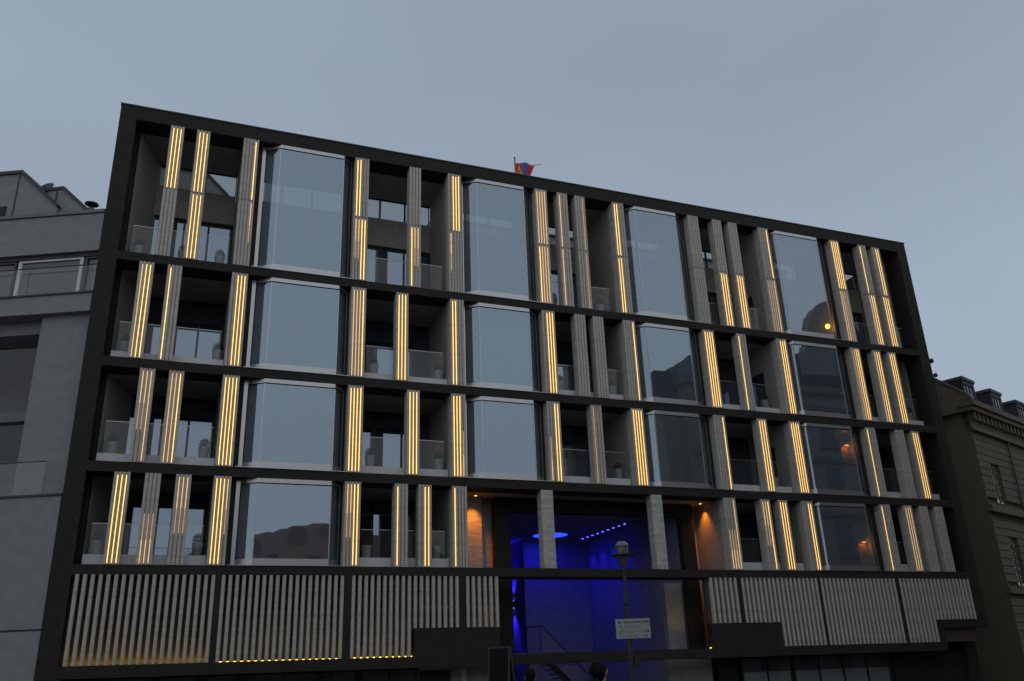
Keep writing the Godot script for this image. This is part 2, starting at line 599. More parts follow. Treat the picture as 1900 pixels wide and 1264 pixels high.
func rooms(b: Node3D) -> void:
	# deep walls behind the wide fins
	for i in WALLS.size():
		var w: Array = WALLS[i]
		for s in [[S1T, S2B, 2], [S2T, S3B, 3], [S3T, S4B, 4], [S4T, ROOF_B, 5]]:
			if s[2] == 2 and (i == 3 or i == 4):
				continue
			var deep := -6.2
			if s[2] == 5:
				deep = -2.86
			bx(b, "cross_wall", M.wall, w[0] + 0.004, w[1] - 0.004, s[0], s[1], deep, -0.402)
	# end walls of the outer balconies
	for s in [[S1T, S2B], [S2T, S3B], [S3T, S4B], [S4T, ROOF_B]]:
		part(b, "end_wall", prism(PackedVector2Array([Vector2(-2.36, -0.892), Vector2(-1.6, BACK + 0.03), Vector2(-2.366, BACK + 0.03)]), s[0], s[1]), M.wall)
		bx(b, "end_wall", M.wall, 33.54, XR - 0.72, s[0], s[1], BACK, -0.892)
	# floors behind the beams
	for s in [[S2B, S2T], [S3B, S3T], [S4B, S4T]]:
		if s[0] == S2B:
			bx(b, "floor_slab", M.ceiling, XLI - 0.1, 10.1, s[0], s[1], -6.2, -0.892)
			bx(b, "floor_slab", M.ceiling, 10.1, 21.3, s[0], s[1], -14.0, -0.892)
			bx(b, "floor_slab", M.ceiling, 21.3, XRI + 0.1, s[0], s[1], -6.2, -0.892)
		else:
			bx(b, "floor_slab", M.ceiling, XLI - 0.1, XRI + 0.1, s[0], s[1], -6.2, -0.892)
	bx(b, "floor_slab", M.ceiling, XLI - 0.1, 10.1, S1B, S1T, -6.2, -0.892)
	bx(b, "floor_slab", M.ceiling, 21.3, XRI + 0.1, S1B, S1T, -6.2, -0.892)
	bx(b, "roof_slab", M.ceiling, XLI, XRI, ROOF_B, ROOF_B + 0.3, -3.0, -0.892)
	# rear of the rooms, and the flat roof behind the top storey
	bx(b, "rear_wall", M.inner, XL + 0.72, XR - 0.72, S2T, S4B, -6.45, -6.22)
	bx(b, "rear_wall", M.inner, XL + 0.72, 10.1, 0.0, S2B, -6.45, -6.22)
	bx(b, "rear_wall", M.inner, 21.3, XR - 0.72, 0.0, S2B, -6.45, -6.22)
	bx(b, "flat_roof", M.trim_grey, XL + 0.72, XR - 0.72, 19.9, 20.15, -14.0, -3.0)
	bx(b, "rear_wall", M.inner, XL + 0.72, XR - 0.72, S4B, 19.9, -6.45, -6.22)
	# back wall of the top storey: door storey, spandrel, strip of windows open to the sky behind
	for i in 9:
		var x0: float = -2.33 if i == 0 else WALLS[i - 1][1]
		var x1: float = 33.54 if i == 8 else WALLS[i][0]
		bx(b, "spandrel", M.wall, x0, x1, 19.03, 20.34, -3.05, -2.86)
		top_window(b, x0, x1)
		if i % 2 == 0:
			back_window(b, x0, x1, S4T, 19.03, -3.04)
	for s in [[S1T, S2B, 2], [S2T, S3B, 3], [S3T, S4B, 4]]:
		for i in range(0, 9, 2):
			if s[2] == 2 and i == 4:
				continue
			var x0: float = -2.33 if i == 0 else WALLS[i - 1][1]
			var x1: float = 33.54 if i == 8 else WALLS[i][0]
			back_window(b, x0, x1, s[0], s[1], BACK)
	# windows in the left faces of two cross walls
	for s in [[S2T, S3B], [S3T, S4B], [S4T, 19.0]]:
		var w := holder(b, "side_window", Vector3(25.14, s[0] + 0.85, -1.75))
		bx(w, "pane", M.window_glass, -0.012, -0.006, 0.06, 1.44, -0.44, 0.44)
		bx(w, "frame", M.dark_metal, -0.03, 0.003, 0.0, 0.06, -0.5, 0.5)
		bx(w, "frame", M.dark_metal, -0.03, 0.003, 1.44, 1.5, -0.5, 0.5)
		bx(w, "frame", M.dark_metal, -0.03, 0.003, 0.06, 1.44, -0.5, -0.44)
		bx(w, "frame", M.dark_metal, -0.03, 0.003, 0.06, 1.44, 0.44, 0.5)
		bx(w, "frame", M.dark_metal, -0.028, 0.003, 0.06, 1.44, -0.03, 0.03)

func top_window(b: Node3D, x0: float, x1: float) -> void:
	var n := int(round((x1 - x0) / 1.25))
	var w := holder(b, "strip_window", Vector3(x0, 20.34, -2.95))
	var step := (x1 - x0) / n
	var h := ROOF_B - 20.34
	for k in n:
		bx(w, "pane", M.tint_glass, k * step + 0.035, (k + 1) * step - 0.035, 0.04, h - 0.04, -0.008, 0.008)
	for k in n + 1:
		bx(w, "frame", M.dark_metal, clampf(k * step - 0.035, 0.0, x1 - x0), clampf(k * step + 0.035, 0.0, x1 - x0), 0.04, h - 0.04, -0.04, 0.04)
	bx(w, "frame", M.dark_metal, 0.0, x1 - x0, 0.0, 0.04, -0.04, 0.04)
	bx(w, "frame", M.dark_metal, 0.0, x1 - x0, h - 0.04, h, -0.04, 0.04)

func back_window(b: Node3D, x0: float, x1: float, y0: float, y1: float, z: float) -> void:
	# a solid end towards the frame or cross wall, then tall panes in dark frames
	var w := holder(b, "balcony_window", Vector3(x0, y0, z))
	var width := x1 - x0
	var h := y1 - y0
	var a := 0.0
	var e := width
	var n := 4 if width > 3.4 else 3
	var step := (e - a) / n
	for k in n:
		bx(w, "pane", M.window_glass, a + k * step + 0.04, a + (k + 1) * step - 0.04, 0.1, h - 0.12, -0.01, 0.0)
	for k in n + 1:
		bx(w, "frame", M.dark_metal, clampf(a + k * step - 0.04, a, e), clampf(a + k * step + 0.04, a, e), 0.1, h - 0.12, -0.05, 0.025)
	bx(w, "frame", M.dark_metal, a, e, 0.0, 0.1, -0.05, 0.025)
	bx(w, "frame", M.dark_metal, a, e, h - 0.12, h, -0.05, 0.025)

func bays(b: Node3D) -> void:
	for s in [[S1T, S2B, 2], [S2T, S3B, 3], [S3T, S4B, 4], [S4T, ROOF_B, 5]]:
		for i in 4:
			if s[2] == 2 and (i == 1 or i == 2):
				continue
			var room0: float = WALLS[i * 2][1]
			var room1: float = WALLS[i * 2 + 1][0]
			bay(b, BAYS[i][0], BAYS[i][1], room0, room1, s[0], s[1])

func bay(b: Node3D, x0: float, x1: float, room0: float, room1: float, y0: float, y1: float) -> void:
	var w := holder(b, "bay_window", Vector3(0, 0, 0))
	var gl := x0 - room0
	var gr := room1 - x1
	var bl := x0 - minf(0.52, gl * 0.74)
	var br := x1 + minf(0.52, gr * 0.74)
	var zf := -0.006
	var zb := -0.38
	var sill := 0.235
	var head := 0.15
	var fl := Vector2(x0, zf)
	var fr := Vector2(x1, zf)
	var pl := Vector2(bl, zb)
	var pr := Vector2(br, zb)
	var gap := 0.035
	# sill and head boards: a trapezium in plan
	var plan := PackedVector2Array([pl, fl, fr, pr])
	part(w, "sill", prism(plan, y0 + 0.022, y0 + sill), M.silver)
	part(w, "head", prism(plan, y1 - head, y1 - 0.004), M.silver)
	bx(w, "drip_plate", M.silver, maxf(bl - 0.25, room0 + 0.01), minf(br + 0.25, room1 - 0.01), y0 + 0.001, y0 + 0.021, -0.4, 0.035)
	# panes set back a little from the boards
	var g0 := y0 + sill + 0.004
	var g1 := y1 - head - gap
	var inn := 0.03
	part(w, "front_pane", sheet(fl + Vector2(0.02, -inn), fr + Vector2(-0.02, -inn), g0, g1), M.bay_glass)
	part(w, "side_pane", sheet(pl + Vector2(0.04, -0.02), fl + Vector2(-0.005, -inn), g0, g1), M.bay_glass)
	part(w, "side_pane", sheet(fr + Vector2(0.005, -inn), pr + Vector2(-0.04, -0.02), g0, g1), M.bay_glass)
	# slim corner mullions
	bx(w, "mullion", M.silver, x0 - 0.012, x0 + 0.018, g0, g1, zf - inn - 0.01, zf - inn + 0.014)
	bx(w, "mullion", M.silver, x1 - 0.018, x1 + 0.012, g0, g1, zf - inn - 0.01, zf - inn + 0.014)
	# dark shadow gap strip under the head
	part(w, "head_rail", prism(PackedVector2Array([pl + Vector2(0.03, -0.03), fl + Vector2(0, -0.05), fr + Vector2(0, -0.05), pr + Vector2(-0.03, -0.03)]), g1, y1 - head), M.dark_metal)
	# jambs against the cross walls: broad pale ones where the reveal is wide
	var jw := 0.13 if gl > 0.8 else (0.05 if gl > 0.6 else 0.03)
	bx(w, "jamb", M.silver if gl > 0.6 else M.trim_grey, bl - jw, bl, y0 + 0.022, y1 - 0.004, zb - 0.05, zb + 0.015)
	bx(w, "jamb_panel", M.frame, room0, bl - jw - 0.001, y0 + 0.022, y1 - 0.004, zb - 0.06, zb - 0.01)
	bx(w, "jamb", M.trim_grey, br, br + 0.03, y0 + 0.022, y1 - 0.004, zb - 0.05, zb + 0.015)
	bx(w, "jamb_panel", M.frame, br + 0.031, room1, y0 + 0.022, y1 - 0.004, zb - 0.06, zb - 0.01)

func balconies(b: Node3D) -> void:
	for s in [[S1T, 2], [S2T, 3], [S3T, 4], [S4T, 5]]:
		for i in range(0, 9, 2):
			if s[1] == 2 and i == 4:
				continue
			var x0: float = -2.33 if i == 0 else WALLS[i - 1][1]
			var x1: float = 33.54 if i == 8 else WALLS[i][0]
			var y: float = s[0]
			var r := holder(b, "balcony_railing", Vector3(x0, y, -0.47))
			var up := 0.0
			if s[1] < 5:
				up = 0.36
				bx(r, "upstand", M.white, 0.01, x1 - x0 - 0.01, 0.0, up, -0.06, 0.02)
			var top := up + 1.07 if s[1] < 5 else 1.27
			if s[1] == 2:
				top = up + 0.95
			var n := int(ceil((x1 - x0 - 0.1) / 1.6))
			var step := (x1 - x0 - 0.3) / n
			for k in n:
				bx(r, "pane", M.rail_glass, 0.15 + k * step + 0.006, 0.15 + (k + 1) * step - 0.006, up + 0.001, top, -0.012, 0.0)
			bx(r, "top_rail", M.silver, 0.15, x1 - x0 - 0.15, top, top + 0.018, -0.018, 0.006)

func slat_storey(b: Node3D) -> void:
	var sw := 0.112
	# [x of first slat's left edge, x of last slat's right edge, count, short from, short to]
	var groups := [[-2.41, 1.63, 19, 99, 99], [1.83, 5.74, 19, 99, 99], [6.01, 9.76, 18, 10, 17], [10.04, 11.24, 6, 0, 5], [20.11, 21.35, 6, 0, 5], [21.58, 25.32, 18, 0, 7], [25.49, 29.45, 19, 99, 99], [29.69, 33.7, 19, 8, 18]]
	var prof := PackedVector2Array([Vector2(-sw / 2, -0.15), Vector2(-sw / 2, 0.0), Vector2(-sw * 0.36, 0.02), Vector2(-sw * 0.14, 0.033), Vector2(sw * 0.14, 0.033), Vector2(sw * 0.36, 0.02), Vector2(sw / 2, 0.0), Vector2(sw / 2, -0.15)])
	var long_slat := prism(prof, 0.0, S1B - LOW_T)
	var short_slat := prism(prof, 0.0, S1B - 3.262)
	for gi in groups.size():
		var g: Array = groups[gi]
		var n: int = g[2]
		var step: float = (g[1] - g[0] - sw) / (n - 1)
		for k in n:
			var short: bool = k >= g[3] and k <= g[4]
			part(b, "slat", short_slat if short else long_slat, M.brick, Vector3(g[0] + sw / 2 + k * step, 3.262 if short else LOW_T, 0))
	for p in [[1.64, 1.82], [5.76, 5.99], [9.78, 10.02], [21.37, 21.56], [25.33, 25.48], [29.46, 29.68]]:
		bx(b, "slat_post", M.frame, p[0], p[1], LOW_T, S1B, -0.3, -0.012)
	# plain panels below the short slats
	bx(b, "plain_panel", M.frame, 8.16, 11.26, LOW_T, 3.258, -0.3, -0.004)
	bx(b, "plain_panel", M.frame, 19.95, 23.2, LOW_T, 3.258, -0.3, -0.004)
	# closed wall behind the slats, with a band of dark windows in the middle groups
	bx(b, "slat_back", M.back_panel, -2.5, 1.7, LOW_T, S1B, -0.5, -0.34)
	bx(b, "slat_back", M.back_panel, 1.7, 11.3, 4.02, S1B, -0.72, -0.5)
	bx(b, "slat_back", M.inner, 1.7, 11.3, LOW_T, 4.02, -1.6, -1.4)
	bx(b, "slat_back", M.back_panel, 20.0, 33.72, LOW_T, S1B, -0.4, -0.2)
	var sw2 := holder(b, "slat_window", Vector3(1.9, 2.75, -0.66))
	for k in 7:
		bx(sw2, "pane", M.shop_glass, k * 1.15 + 0.03, k * 1.15 + 1.12, 0.0, 1.25, -0.006, 0.006)
	for k in 8:
		bx(sw2, "frame", M.dark_metal, k * 1.15 - 0.03, k * 1.15 + 0.03, 0.0, 1.25, -0.04, 0.04)
	# light strips at the foot of the slats
	bx(b, "foot_light", M.base_led, -2.3, 1.6, LOW_T + 0.001, LOW_T + 0.006, -0.27, -0.23)
	bx(b, "foot_light", M.base_led, 1.84, 5.73, LOW_T + 0.005, LOW_T + 0.026, -0.27, -0.23)
	bx(b, "foot_light", M.base_led, 6.02, 8.15, LOW_T + 0.005, LOW_T + 0.034, -0.27, -0.23)
	var a := AreaLight3D.new()
	a.name = "foot_glow"
	a.area_size = Vector2(3.9, 0.04)
	a.light_color = Color(1.0, 0.8, 0.12)
	a.light_energy = 0.6
	a.shadow_enabled = true
	b.add_child(a, true)
	a.position = Vector3(-0.35, LOW_T + 0.012, -0.25)
	a.rotation_degrees = Vector3(90, 0, 0)

func entrance(b: Node3D) -> void:
	var zp := -1.6
	# recessed dark portal
	bx(b, "portal_post", M.frame, 11.78, 12.4, 0.0, S2B, zp - 0.35, zp)
	bx(b, "portal_post", M.frame, 20.08, 20.68, 0.0, S2B, zp - 0.35, zp)
	bx(b, "portal_beam", M.frame, 12.4, 20.08, 7.62, S2B, zp - 0.35, zp)
	# warm lit niches beside the portal
	bx(b, "niche_wall", M.pale_brick, 10.1, 11.35, 0.0, S2B, -2.2, -1.92)
	bx(b, "niche_wall", M.pale_brick, 11.35, 12.0, 0.0, S2B, -2.5, -2.25)
	bx(b, "niche_wall", M.pale_brick, 20.6, 21.3, 0.0, S2B, -2.6, -2.3)
	bx(b, "niche_wall", M.pale_brick, 21.212, 21.76, LOW_T, S1B, -2.3, -0.4)
	bx(b, "niche_wall", M.pale_brick, 10.1, 10.3, 0.0, S1B, -1.9, -0.9)
	for d in [[10.98, -1.5], [20.97, -1.35]]:
		var l := part(b, "downlight", lathe([[0.05, 0.0], [0.05, 0.012], [0.0, 0.012]], 14), M.warm_lamp, Vector3(d[0], S2B - 0.014, d[1]))
		bx(l, "rim", M.dark_metal, -0.09, 0.09, 0.004, 0.013, -0.09, -0.055)
	spot(b, "niche_glow", Vector3(10.98, S2B - 0.03, -1.5), Vector3(10.85, 5.6, -1.86), Color(1.0, 0.54, 0.16), 5.4, 40.0)
	spot(b, "niche_glow", Vector3(20.95, S2B - 0.03, -1.42), Vector3(21.18, 5.5, -1.62), Color(1.0, 0.54, 0.16), 3.4, 40.0)
	# small uplight at the right end of the panel
	var ul := part(b, "uplight", lathe([[0.035, 0.0], [0.035, 0.03], [0.0, 0.03]], 12), M.base_led, Vector3(19.88, LOW_T, -0.12))
	ul.set_meta("label", "tiny yellow uplight on the beam end")
	spot(b, "uplight_glow", Vector3(20.85, LOW_T + 0.1, -1.1), Vector3(21.1, 4.4, -1.3), Color(1.0, 0.75, 0.3), 0.6, 35.0)
	spot(b, "uplight_glow", Vector3(19.7, LOW_T + 0.1, -1.2), Vector3(19.7, 4.4, -1.9), Color(1.0, 0.8, 0.45), 0.35, 40.0)
	# the two-storey hall behind
	bx(b, "hall_wall", M.atrium, 20.2, 20.4, 0.0, S2B, -10.9, zp - 0.36)
	bx(b, "hall_wall", M.atrium, 18.35, 20.2, 0.0, S2B, -11.1, -10.9)
	bx(b, "hall_wall", M.atrium, 16.68, 18.346, 0.0, S2B, -13.9, -10.86)
	bx(b, "hall_wall", M.atrium, 11.0, 16.68, 0.0, S2B, -14.1, -13.9)
	bx(b, "hall_wall", M.atrium, 11.9, 12.1, 0.0, S2B, -13.9, zp - 0.36)
	bx(b, "hall_pier", M.atrium, 19.25, 20.05, 0.0, S1B, -2.35, -2.05)
	bx(b, "hall_ceiling", M.atrium, 12.1, 20.2, 8.0, S2B - 0.004, -13.9, zp - 0.36)
	bx(b, "hall_door", M.dark_metal, 16.72, 16.76, 0.0, 2.4, -10.855, -10.8)
	# round light in the ceiling and a row of small spots along the wall
	var ring := part(b, "round_light", lathe([[0.0, 0.0], [0.86, 0.0], [0.86, 0.03]], 40), M.blue_lamp, Vector3(17.45, 7.965, -9.2))
	part(ring, "rim", lathe([[0.86, -0.01], [0.93, -0.01], [0.93, 0.03]], 40), M.dark_metal)
	for k in 9:
		part(b, "spot_light", lathe([[0.0, 0.0], [0.045, 0.0], [0.045, 0.02]], 12), M.blue_spot, Vector3(19.68, 7.978, -10.2 + k * 0.56))
	var blue := Color(0.14, 0.115, 1.0)
	var ra := AreaLight3D.new()
	ra.name = "round_glow"
	ra.area_size = Vector2(1.5, 1.5)
	ra.light_color = Color(0.12, 0.1, 1.0)
	ra.light_energy = 5.0
	ra.shadow_enabled = true
	b.add_child(ra, true)
	ra.position = Vector3(17.45, 7.93, -9.2)
	ra.rotation_degrees = Vector3(-90, 0, 0)
	for k in [0, 2, 4, 6]:
		spot(b, "spot_glow", Vector3(19.68, 7.95, -10.2 + k * 0.56), Vector3(20.1, 5.2, -10.2 + k * 0.56), blue, 3.0, 30.0)
	# wall lamp shining up and down
	var wl := holder(b, "wall_lamp", Vector3(16.6, 5.0, -12.35))
	bx(wl, "body", M.dark_metal, -0.1, 0.07, -0.16, 0.16, -0.09, 0.09)
	bx(wl, "lens", M.blue_spot, -0.08, 0.05, 0.162, 0.175, -0.07, 0.07)
	bx(wl, "lens", M.blue_spot, -0.08, 0.05, -0.175, -0.162, -0.07, 0.07)
	spot(b, "wall_lamp_glow", Vector3(16.42, 5.25, -12.35), Vector3(16.6, 7.5, -12.3), blue, 7.0, 40.0)
	spot(b, "wall_lamp_glow", Vector3(16.42, 4.75, -12.35), Vector3(16.6, 2.5, -12.3), blue, 7.0, 40.0)
	# stair rising to the left
	var stair := holder(b, "stair", Vector3(14.35, 0, -5.8))
	for k in 14:
		bx(stair, "tread", M.atrium, 0.75 + 0.18 * k, 0.75 + 0.18 * k + 0.2, 2.32 - 0.172 * k, 2.37 - 0.172 * k, -0.6, 0.6)
	bx(stair, "landing", M.atrium, -0.8, 0.75, 2.35, 2.5, -0.6, 0.6)
	part(stair, "stringer", plate(PackedVector2Array([Vector2(0.75, 2.5), Vector2(3.3, 0.1), Vector2(3.3, 0.0), Vector2(3.0, 0.0), Vector2(0.75, 2.16)]), 0.6, 0.64), M.dark_metal)
	part(stair, "handrail", tube(Vector3(0.0, 3.5, 0.6), Vector3(0.72, 3.56, 0.6), 0.022, 0.022), M.dark_metal)
	part(stair, "handrail", tube(Vector3(0.72, 3.56, 0.6), Vector3(3.3, 1.05, 0.6), 0.022, 0.022), M.dark_metal)
	part(stair, "post", tube(Vector3(0.02, 2.5, 0.6), Vector3(0.02, 3.5, 0.6), 0.018, 0.018), M.dark_metal)
	part(stair, "post", tube(Vector3(0.62, 2.5, 0.6), Vector3(0.62, 3.56, 0.6), 0.018, 0.018), M.dark_metal)
	part(stair, "rail_pane", plate(PackedVector2Array([Vector2(0.76, 2.55), Vector2(3.2, 0.2), Vector2(3.2, 1.08), Vector2(0.76, 3.46)]), 0.594, 0.604), M.rail_glass)

func shopfronts(b: Node3D) -> void:
	# low ground storey below the last beam
	for r in [[-2.5, 11.78], [20.68, 33.6]]:
		bx(b, "ground_back", M.inner, r[0], r[1], 0.0, LOW_B, -6.2, -6.0)
	var fronts := [[-2.4, 1.4, 3], [1.7, 6.4, 4], [6.6, 8.5, 2], [21.8, 24.2, 2], [24.3, 29.3, 4]]
	for f in fronts:
		var w := holder(b, "shop_window", Vector3(f[0], 0, -1.0))
		var n: int = f[2]
		var step: float = (f[1] - f[0]) / n
		for k in n:
			bx(w, "pane", M.shop_glass, k * step + 0.03, (k + 1) * step - 0.03, 0.25, 1.96, -0.006, 0.006)
		for k in n + 1:
			bx(w, "frame", M.dark_metal, k * step - 0.03, k * step + 0.03, 0.25, 1.96, -0.04, 0.04)
		bx(w, "plinth", M.frame, -0.03, f[1] - f[0] + 0.03, 0.0, 0.25, -0.05, 0.05)
		if f[0] > 20.0:
			bx(w, "poster", M.poster, 0.08, f[1] - f[0] - 0.1, 0.6, 1.44, -0.03, -0.02)
	bx(b, "ground_pier", M.atrium, 8.6, 11.7, 0.0, LOW_B, -1.3, -1.05)
	bx(b, "ground_door", M.dark_metal, 8.62, 9.75, 0.0, 1.9, -1.04, -1.0)
	bx(b, "ground_pier", M.atrium, 18.6, 20.6, 0.0, LOW_B, -1.55, -1.3)
	bx(b, "ground_door", M.dark_metal, 20.72, 21.6, 0.0, 1.86, -1.04, -1.0)
	bx(b, "ground_pier", M.frame, 29.5, 33.6, 0.0, LOW_B, -1.3, -1.0)
	bx(b, "ground_pier", M.atrium, -3.0, -2.45, 0.0, LOW_B - 0.004, -0.9, -0.3)
	# lamps and panels inside the last bay column
	for s in [[9.9, 1.02, 11.05], [5.6, 1.05, 6.62]]:
		var p := bx(b, "wood_panel", M.wood, 28.86, 29.36, s[0], s[2], -1.2, -1.16)
		p.set_meta("label", "small warm lit wood panel behind the bay glass")
		var l := bx(b, "panel_lamp", M.warm_lamp, 29.02, 29.2, s[2] + 0.02, s[2] + 0.07, -1.1, -1.0)
		l.set_meta("label", "small warm lamp over the wood panel")
		omni(b, "panel_glow", Vector3(29.11, s[2] - 0.06, -0.98), Color(1.0, 0.6, 0.27), 0.2, 0.05)

# ---------------------------------------------------------------- grey neighbour
func neighbour_building() -> void:
	var b := thing("neighbour_building", "modern grey rendered building with window band adjoining the dark frame", "building", Vector3(-3.12, 0, -0.1), deg_to_rad(-26.3))
	# solid body behind everything that shows
	bx(b, "core", M.render_grey, -14.0, -0.05, 0.0, 17.0, -9.0, -6.0)
	bx(b, "inner_wall", M.render_grey, -0.3, -0.06, 7.43, 13.6, -6.0, -1.21)
	bx(b, "inner_wall", M.render_grey, -0.3, -0.06, 14.29, 15.88, -6.0, -0.36)
	bx(b, "inner_floor", M.render_grey, -14.0, -0.06, 7.1, 7.36, -6.0, -1.51)
	bx(b, "inner_floor", M.render_grey, -14.0, -0.06, 13.63, 14.27, -6.0, -1.61)
	bx(b, "inner_floor", M.render_grey, -14.0, -0.06, 10.2, 10.46, -6.0, -1.21)
	bx(b, "inner_ceiling", M.render_grey, -14.0, -0.06, 15.91, 16.2, -6.0, -0.31)
	bx(b, "wall_band", M.render_grey, -14.0, 0.0, 15.9, 17.38, -0.3, 0.0)
	bx(b, "parapet_cap", M.trim_grey, -14.0, 0.02, 17.38, 17.5, -0.4, 0.05)
	bx(b, "shadow_joint", M.dark_trim, -14.0, 0.0, 17.345, 17.379, -0.28, 0.012)
	bx(b, "flat_roof", M.trim_grey, -14.0, 0.0, 17.0, 17.25, -9.0, -0.3)
	bx(b, "balcony_band", M.render_grey, -14.0, 0.0, 13.62, 14.28, -1.6, 0.0)
	bx(b, "ledge", M.dark_trim, -14.0, 0.03, 14.281, 14.34, -0.3, 0.05)
	# window band
	var w := holder(b, "window_band", Vector3(0, 0, -0.22))
	bx(w, "head_rail", M.dark_trim, -14.0, 0.0, 15.76, 15.9, -0.1, 0.1)
	for p in [[-0.03, -0.5, false], [-0.62, -2.93, true], [-3.05, -5.4, false], [-5.5, -7.8, true], [-7.9, -10.2, false]]:
		bx(w, "pane", M.shop_glass, p[1] + 0.06, p[0] - 0.06, 14.4, 15.72, -0.01, 0.0)
		var m: Material = M.white if p[2] else M.dark_trim
		var t := 0.1 if p[2] else 0.06
		bx(w, "frame", m, p[1] - 0.03, p[1] + t, 14.36, 15.76, -0.06, 0.06)
		bx(w, "frame", m, p[0] - t, p[0] + 0.02, 14.36, 15.76, -0.06, 0.06)
		bx(w, "frame", m, p[1] + t, p[0] - t, 15.68, 15.76, -0.06, 0.06)
		bx(w, "frame", m, p[1] + t, p[0] - t, 14.36, 14.41, -0.06, 0.06)
	var r := holder(b, "glass_railing", Vector3(0, 14.35, -0.03))
	for k in 5:
		bx(r, "pane", M.clear_glass, -2.4 * (k + 1) + 0.02, -2.4 * k - 0.02, 0.0, 1.0, -0.008, 0.008)
	bx(r, "top_rail", M.dark_trim, -12.0, 0.0, 1.0, 1.03, -0.02, 0.02)
	# recessed opening and pier
	bx(b, "pier", M.render_grey, -1.8, -0.03, 7.43, 13.62, -1.2, -0.25)
	bx(b, "opening_glass", M.clear_glass, -12.0, -1.8, 7.43, 13.14, -1.22, -1.2)
	bx(b, "opening_head", M.render_grey, -12.0, -1.8, 13.14, 13.62, -1.6, -0.6)
	bx(b, "transom", M.trim_grey, -12.0, -1.8, 10.18, 10.5, -1.2, -1.0)
	bx(b, "opening_post", M.dark_trim, -4.3, -4.2, 7.43, 10.18, -1.19, -1.1)
	bx(b, "opening_post", M.dark_trim, -4.3, -4.2, 10.5, 13.14, -1.19, -1.1)
	var r2 := holder(b, "glass_railing", Vector3(0, 7.43, -0.04))
	bx(r2, "pane", M.rail_glass, -2.6, -0.72, 0.0, 1.05, -0.01, 0.01)
	bx(r2, "pane", M.rail_glass, -4.6, -2.63, 0.0, 1.05, -0.01, 0.01)
	bx(r2, "top_rail", M.dark_trim, -4.6, -0.7, 1.05, 1.08, -0.02, 0.02)
	bx(b, "ledge", M.dark_trim, -14.0, 0.02, 7.37, 7.43, -1.3, 0.05)
	bx(b, "lower_wall", M.render_grey, -14.0, 0.0, 3.42, 7.37, -1.5, 0.0)
	bx(b, "shadow_joint", M.dark_trim, -14.0, -0.01, 3.36, 3.42, -1.5, -0.04)
	bx(b, "lower_wall", M.render_grey, -14.0, 0.0, 0.0, 3.36, -1.5, 0.0)
	# stepped roof storey set back
	var v1 := PackedVector2Array([Vector2(-14.0, 21.72), Vector2(-6.0, 21.74), Vector2(-4.26, 20.06), Vector2(-4.2, 17.26), Vector2(-14.0, 17.26)])
	part(b, "roof_storey", plate(v1, -7.0, -3.5), M.render_grey)
	var v2 := PackedVector2Array([Vector2(-5.4, 20.93), Vector2(-4.24, 20.97), Vector2(-2.9, 19.7), Vector2(-2.85, 17.26), Vector2(-5.4, 17.26)])
	part(b, "roof_storey", plate(v2, -6.8, -3.72), M.render_grey)
	part(b, "roof_edge", plate(PackedVector2Array([Vector2(-14.0, 21.64), Vector2(-6.03, 21.66), Vector2(-4.26, 19.96), Vector2(-4.2, 20.02), Vector2(-5.97, 21.8), Vector2(-14.0, 21.8)]), -7.1, -3.42), M.dark_trim)
	part(b, "roof_edge", plate(PackedVector2Array([Vector2(-5.4, 20.86), Vector2(-4.28, 20.9), Vector2(-2.9, 19.6), Vector2(-2.83, 19.68), Vector2(-4.22, 21.02), Vector2(-5.4, 20.99)]), -6.9, -3.66), M.dark_trim)
	bx(b, "corner_strip", M.dark_trim, -6.13, -6.08, 17.3, 21.6, -3.49, -3.47)
	bx(b, "corner_strip", M.dark_trim, -4.53, -4.48, 17.3, 20.85, -3.71, -3.69)
	var vent := holder(b, "vent_grille", Vector3(-6.75, 19.55, -3.47))
	bx(vent, "backing", M.dark_metal, -0.35, 0.35, 0.0, 0.62, -0.02, 0.0)
	for k in 7:
		bx(vent, "slat", M.dark_trim, -0.34, 0.34, 0.05 + k * 0.08, 0.09 + k * 0.08, 0.001, 0.03)
	# chimney flue with a rain cap
	var fl := part(b, "flue", lathe([[0.14, 0.0], [0.14, 0.8], [0.0, 0.8]], 16), M.lamp_cap, Vector3(-3.38, 19.5, -4.4))
	part(fl, "stem", lathe([[0.025, 0.8], [0.025, 1.02]], 8), M.dark_trim)
	part(fl, "rain_cap", lathe([[0.0, 1.0], [0.27, 1.0], [0.27, 1.02], [0.0, 1.09]], 20), M.dark_trim)
	# satellite dish on the sloping edge
	var xf := b.global_transform if b.is_inside_tree() else b.transform
	var d := thing("satellite_dish", "round dark satellite dish on the sloping roof edge of the grey building", "satellite dish", xf * Vector3(-5.1, 20.75, -3.9), deg_to_rad(-10))
	var dish := part(d, "dish", lathe([[0.0, 0.0], [0.14, 0.01], [0.26, 0.04], [0.34, 0.08], [0.35, 0.085], [0.26, 0.055], [0.14, 0.025], [0.0, 0.015]], 24), M.slate, Vector3(0, 0.3, 0.05))
	dish.rotation_degrees = Vector3(62, 0, 20)
	part(d, "mast", tube(Vector3(0, -0.12, -0.02), Vector3(0, 0.3, 0.02), 0.025, 0.025), M.dark_trim)
	part(d, "arm", tube(Vector3(0, 0.25, 0.05), Vector3(-0.02, 0.22, 0.42), 0.012, 0.012), M.dark_trim)

